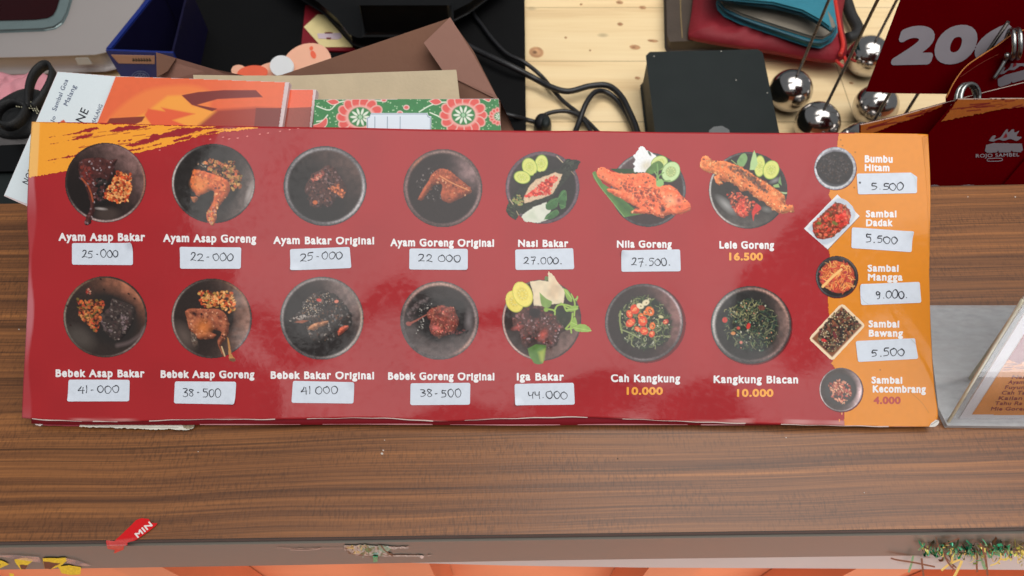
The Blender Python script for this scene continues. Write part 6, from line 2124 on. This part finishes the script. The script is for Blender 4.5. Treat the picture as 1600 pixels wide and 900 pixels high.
# the stands holding the cards
pc = qb(1566.0, 80.0)
s6, t6 = stand(0, 0, 0.15, "number stand whose coiled clip holds the logo card at the right edge", at_=(pc[0], pc[1] + 0.012, TZ + RB))
coil_on(s6, qb(1577.0, 68.0, 0.004), 0.0095, (1.0, -0.25, 0.35), 2.3, 0.0036, 0.0015)
tube("stem_end", [qb(1549.0, 122.0, 0.003), qb(1560.0, 102.0, 0.004), qb(1568.0, 86.0, 0.004)], 0.0013, M['coil'], s6, 10)
pc = qc(1502.0, 160.0)
s7, t7 = stand(0, 0, 0.105, "number stand whose coiled clip grips the orange brushed card above menu corner", at_=(pc[0], pc[1] + 0.014, TZ + RB))
coil_on(s7, qc(1504.0, 152.0, 0.006), 0.0095, (0.35, -0.6, 0.7), 2.3, 0.0030, 0.0015)
pc = qa(1560.0, -40.0)
s8, t8 = stand(0, 0, 0.22, "number stand rising behind the big number card", at_=(pc[0], pc[1] + 0.006, TZ + RB))

# ================================================================== ACRYLIC HOLDER, lower right
ah = thing("menu_holder", "clear acrylic menu holder with an orange price insert at the right edge", "menu holder", TOP(1540.0, 640.0))
LEAN = math.radians(17)
AN = np.array([0, -math.cos(LEAN), math.sin(LEAN)])
a0 = TOP(1478.0, 668.0)
AP = Plane(a0, AN)
b0 = TOP(1517.0, 597.0)
BP = Plane(b0, AN)
slab("base", flat(0.0035), [(1453, 477), (1900, 477), (2060, 672), (1480, 665), (1466, 636), (1457, 560)], 0.003, M['acrylic_base'], ah)
AUP = np.array([0, math.sin(LEAN), math.cos(LEAN)])
AXX = np.array([1.0, 0, 0])


def sheet(name, corner, wdt, hgt, th, material, parent, off=0.0):
    P = [corner + AN * off, corner + AXX * wdt + AN * off, corner + AXX * wdt + AUP * hgt + AN * off, corner + AUP * hgt + AN * off]
    V_, F__ = slab_geo(P, th, AN)
    return mk(name, V_, F__, material, parent)


sheet("front_panel", a0 + AXX * 0.0008 + AUP * 0.001, 0.215, 0.155, 0.0022, M['acrylic'], ah)
sheet("rear_panel", b0 + AXX * 0.0012 + AUP * 0.002, 0.20, 0.15, 0.0022, M['acrylic'], ah)
tube("polished_edge", [BP(x, y, 0.0005) for (x, y) in ((1522, 598), (1517, 593), (1519, 586), (1540, 556), (1570, 512), (1600, 468), (1640, 408))], 0.0013, M['acrylic_edge'], ah, 8)
tube("polished_edge", [AP(x, y, -0.001) for (x, y) in ((1480, 666), (1500, 634), (1540, 568), (1600, 470))], 0.0009, M['acrylic_edge'], ah, 8)
ins = sheet("insert", AP(1497.0, 668.0) + AUP * 0.0005, 0.20, 0.145, 0.0008, M['insert_white'], ah, -0.0026)
c = Print(1518, 350, 1960, 660, 1.0, seed=71)
c.poly([(1521, 653.5), (1940, 659), (1940, 380), (1694, 376), (1600, 533)], (246, 158, 66), tex2=0.04)
c.poly([(1574, 572), (1580, 568), (1596, 574), (1610, 570), (1660, 578), (1930, 580), (1930, 380), (1694, 376), (1600, 533)], (156, 40, 52), rough=0.8, grow=False)
for k in range(10):
    x = c.r.uniform(1570, 1630); y = c.r.uniform(572, 584)
    c.line([(x, y), (x + 14, y - 1)], 1.2, (156, 40, 52), grow=False)
pi_ = c.build("insert_print", AP, -0.0024, M['gloss_print'], ins)
INK2 = mat("brown_insert_ink", S(150, 58, 40), 0.6)
for (t, x, y) in (("Nasi", 1584, 597), ("Ayam", 1578, 605), ("Fuyung", 1573, 613), ("Cah Ta", 1568, 621.5), ("Kailan", 1563, 630), ("Tahu Ra", 1557, 638), ("Mie Goreng", 1551, 646.5)):
    lettering("insert_lettering", t, x, x + 6.2 * len(t), y - 6, y, AP, -0.0022, INK2, pi_, bold=0.02, res=2.6, shear=0.35)

# ================================================================== TAPES AND TINSEL ON THE FRONT EDGE
FB = Plane(f0 + FN * 0.0018, FN)


def wrap_front(px, py, off=0.0):
    A = TOP(px, py, off)
    B = FB(px, py, off)
    s_ = ((A - f0) @ FN) > 0.0018 + off * 0.0
    return np.where(s_[..., None], B, A)


tape = thing("tape", "torn red tape with white letters MIN folded over the counter edge", "tape", FB(210.0, 850.0))
c = Print(160, 805, 252, 868, 2.0, T=(0, 600, 1 / 3), seed=81)
c.poly([(500, 738), (535, 742), (580, 700), (640, 640), (668, 629), (700, 634), (712, 652), (742, 654), (735, 668), (690, 702), (640, 735), (585, 752), (582, 768), (535, 788), (540, 770), (505, 765)], (214, 22, 28), tex=0.05, rough=0.3)
c.poly([(498, 730), (540, 735), (600, 728), (650, 722), (590, 752), (560, 765), (505, 762)], (196, 90, 84), soft=3, op=0.6, grow=True, tex=0.2)
tb = c.build("tape_strip", wrap_front, 0.0009, M['gloss_print'], tape)
lettering("tape_lettering", "MIN", 217, 248, 833, 842, wrap_front, 0.0013, M['tape_white'], tb, bold=0.04, res=3.0, dirx=-0.70)

c = Print(-6, 858, 150, 899, 2.0, T=(0, 600, 1 / 3), seed=82)
yt = thing("tape", "torn yellow and black tape scraps with clear film on the front edge at left", "tape", FB(60.0, 880.0))
YE, BK = (242, 216, 20), (16, 12, 5)
for P in ([(70, 815), (110, 807), (150, 811), (160, 822), (132, 842), (122, 862), (100, 864), (72, 830)], [(200, 809), (312, 806), (320, 820), (280, 850), (240, 862), (212, 858), (204, 830)], [(272, 850), (330, 842), (381, 850), (380, 888), (330, 890), (290, 880)],
          [(-10, 818), (18, 822), (48, 838), (20, 850), (-10, 862)], [(44, 878), (70, 882), (66, 900), (48, 898)]):
    c.poly(P, YE, tex=0.15, rough=0.4)
for P in ([(92, 840), (134, 841), (122, 862), (102, 862)], [(204, 823), (282, 834), (238, 862), (212, 858)], [(-10, 832), (6, 838), (-2, 850), (-10, 850)]):
    c.poly(P, BK, rough=0.3)
yb = c.build("tape_scrap", FB, 0.0008, M['gloss_print'], yt)
slab("film_scrap", FB, [(-4, 865), (20, 864), (62, 867), (66, 876), (52, 874), (20, 869)], 0.0002, M['film_clear'], yt, off=0.0012)
slab("film_scrap", FB, [(103, 869), (122, 873), (143, 881), (120, 881), (106, 876)], 0.0002, M['film_clear'], yt, off=0.0011)

gr = thing("tape_residue", "scraped glue residue with green and gold foil flecks on the middle of the front edge", "glue residue", FB(580.0, 860.0))
c = Print(430, 844, 690, 878, 2.2, T=(400, 600, 1 / 3), seed=83)
GL = (172, 176, 168)
c.line([(100, 762), (200, 766), (300, 764), (410, 764)], 3.5, (170, 160, 150), op=0.8)
c.line([(160, 772), (230, 774), (300, 768)], 6, (160, 154, 146), op=0.7)
c.poly([(412, 750), (480, 748), (560, 752), (640, 756), (715, 757), (715, 766), (630, 770), (610, 790), (640, 796), (760, 796), (826, 799), (770, 806), (600, 804), (470, 800), (440, 780), (415, 776)], GL, tex=0.35, rough=0.8)
c.ell(778, 806, 9, 8, (214, 208, 200))
c.scatter([(480, 748), (620, 748), (640, 800), (500, 802)], 70, [(40, 120, 80), (20, 90, 56), (120, 150, 140), (150, 200, 190)], (5, 13), asp=(0.2, 0.6))
c.scatter([(415, 750), (520, 752), (520, 800), (440, 795)], 40, [(214, 196, 110), (60, 50, 30), (180, 170, 120)], (4, 10), asp=(0.2, 0.5))
for P in ([(440, 790), (520, 802), (560, 798)], [(580, 745), (600, 770), (640, 800)], [(420, 760), (425, 780)], [(590, 790), (612, 798), (640, 790)]):
    c.line(P, 3, (40, 36, 24))
c.poly([(548, 798), (574, 794), (572, 822), (552, 824)], (20, 124, 70), tex=0.3)
c.poly([(506, 768), (530, 760), (548, 772), (528, 788)], (26, 120, 72), tex=0.5)
c.poly([(572, 752), (600, 750), (632, 768), (606, 786), (580, 776)], (96, 160, 140), tex=0.5)
c.line([(588, 752), (606, 776), (640, 800)], 6, (30, 44, 32))
c.build("glue_smear", FB, 0.0006, M['gloss_print'], gr)
wf = slab("foil_fleck", FB, [(548 / 3 + 400, 865), (590.5, 865.5), (590, 873), (584, 874)], 0.0003, M['tinsel_green'], gr, off=0.0016)

# tinsel garland
tn = thing("tinsel_garland", "green and gold foil tinsel stuck along the front edge at right", "tinsel", FB(1520.0, 855.0))


def strips(name, n, material, seed, xr, yr, ln, ang, wd, bow=0.35):
    r_ = random.Random(seed)
    V_, F__ = [], []
    for k in range(n):
        x, y = r_.uniform(*xr), r_.uniform(*yr)
        a = r_.gauss(*ang)
        L_ = r_.uniform(*ln)
        b = r_.uniform(-bow, bow) * L_
        o0, o1 = r_.uniform(0.0008, 0.003), r_.uniform(0.0008, 0.004)
        w0 = r_.uniform(*wd)
        dx, dy = math.cos(a), math.sin(a)
        tw = r_.uniform(-1.2, 1.2)
        m_ = 8
        base = len(V_)
        for i in range(m_ + 1):
            t = i / m_
            qx = x + dx * L_ * t - dy * b * math.sin(math.pi * t)
            qy = y + dy * L_ * t + dx * b * math.sin(math.pi * t)
            of = o0 + (o1 - o0) * t + 0.0015 * math.sin(math.pi * t)
            ww = w0 * (0.35 + 0.65 * abs(math.cos(tw * t + k)))
            V_.append(FB(qx - dy * ww / 2, qy + dx * ww / 2, of + 0.0006 * math.sin(tw * t + k)))
            V_.append(FB(qx + dy * ww / 2, qy - dx * ww / 2, of - 0.0006 * math.sin(tw * t + k)))
        for i in range(m_):
            F__.append([base + 2 * i, base + 2 * i + 1, base + 2 * i + 3, base + 2 * i + 2])
    return mk(name, np.array(V_), F__, material, tn)


strips("green_core", 75, M['tinsel_green'], 1, (1438, 1580), (843, 856), (4, 11), (0.5, 1.8), (1.6, 4.2), 0.8)
strips("dark_core", 22, M['tinsel_dark'], 2, (1436, 1585), (842, 857), (5, 13), (0.6, 1.6), (1.2, 2.6), 0.6)
strips("gold_core", 48, M['tinsel_gold'], 3, (1434, 1590), (848, 861), (4, 10), (0.8, 1.6), (1.2, 3.4), 0.8)
strips("gold_core", 26, M['tinsel_gold'], 9, (1586, 1612), (840, 862), (7, 20), (0.2, 1.2), (1.4, 3.0), 0.6)
strips("gold_strand", 6, M['tinsel_gold'], 4, (1450, 1590), (854, 862), (14, 26), (1.9, 0.6), (1.8, 3.2), 0.35)
strips("dark_strand", 5, M['tinsel_dark'], 5, (1440, 1580), (846, 858), (20, 38), (1.3, 0.5), (2.0, 3.2), 0.1)
strips("dark_strand", 6, M['tinsel_dark'], 6, (1460, 1560), (850, 856), (14, 28), (-1.3, 0.5), (1.4, 2.4), 0.15)
strips("green_strand", 5, M['tinsel_green'], 7, (1450, 1560), (850, 860), (12, 22), (1.4, 0.5), (2.2, 4.0), 0.2)
for (P, wd_, m_) in (([(1389, 862), (1400, 865), (1425, 869), (1458, 876)], 2.6, 'tinsel_dark'), ([(1424, 858), (1421, 872), (1417, 885)], 3.4, 'tinsel_green'), ([(1437, 862), (1439, 880), (1441, 896)], 3.0, 'tinsel_dark'),
                     ([(1500, 866), (1492, 884), (1486, 895)], 4.2, 'tinsel_gold'), ([(1497, 864), (1480, 872), (1468, 882)], 3.4, 'tinsel_gold'), ([(1528, 838), (1536, 860), (1540, 890)], 3.4, 'tinsel_dark'),
                     ([(1473, 840), (1484, 835), (1496, 830)], 2.0, 'tinsel_dark'), ([(1555, 848), (1561, 860), (1554, 870), (1544, 874)], 2.2, 'tinsel_gold'), ([(1532, 867), (1534, 874), (1537, 880)], 5.0, 'tinsel_green')):
    ribbons({'tinsel_dark': "dark_strand", 'tinsel_green': "green_strand", 'tinsel_gold': "gold_strand"}[m_], [P], wd_, lambda x, y, z: FB(x, y, z), M[m_], tn, 0.0035)
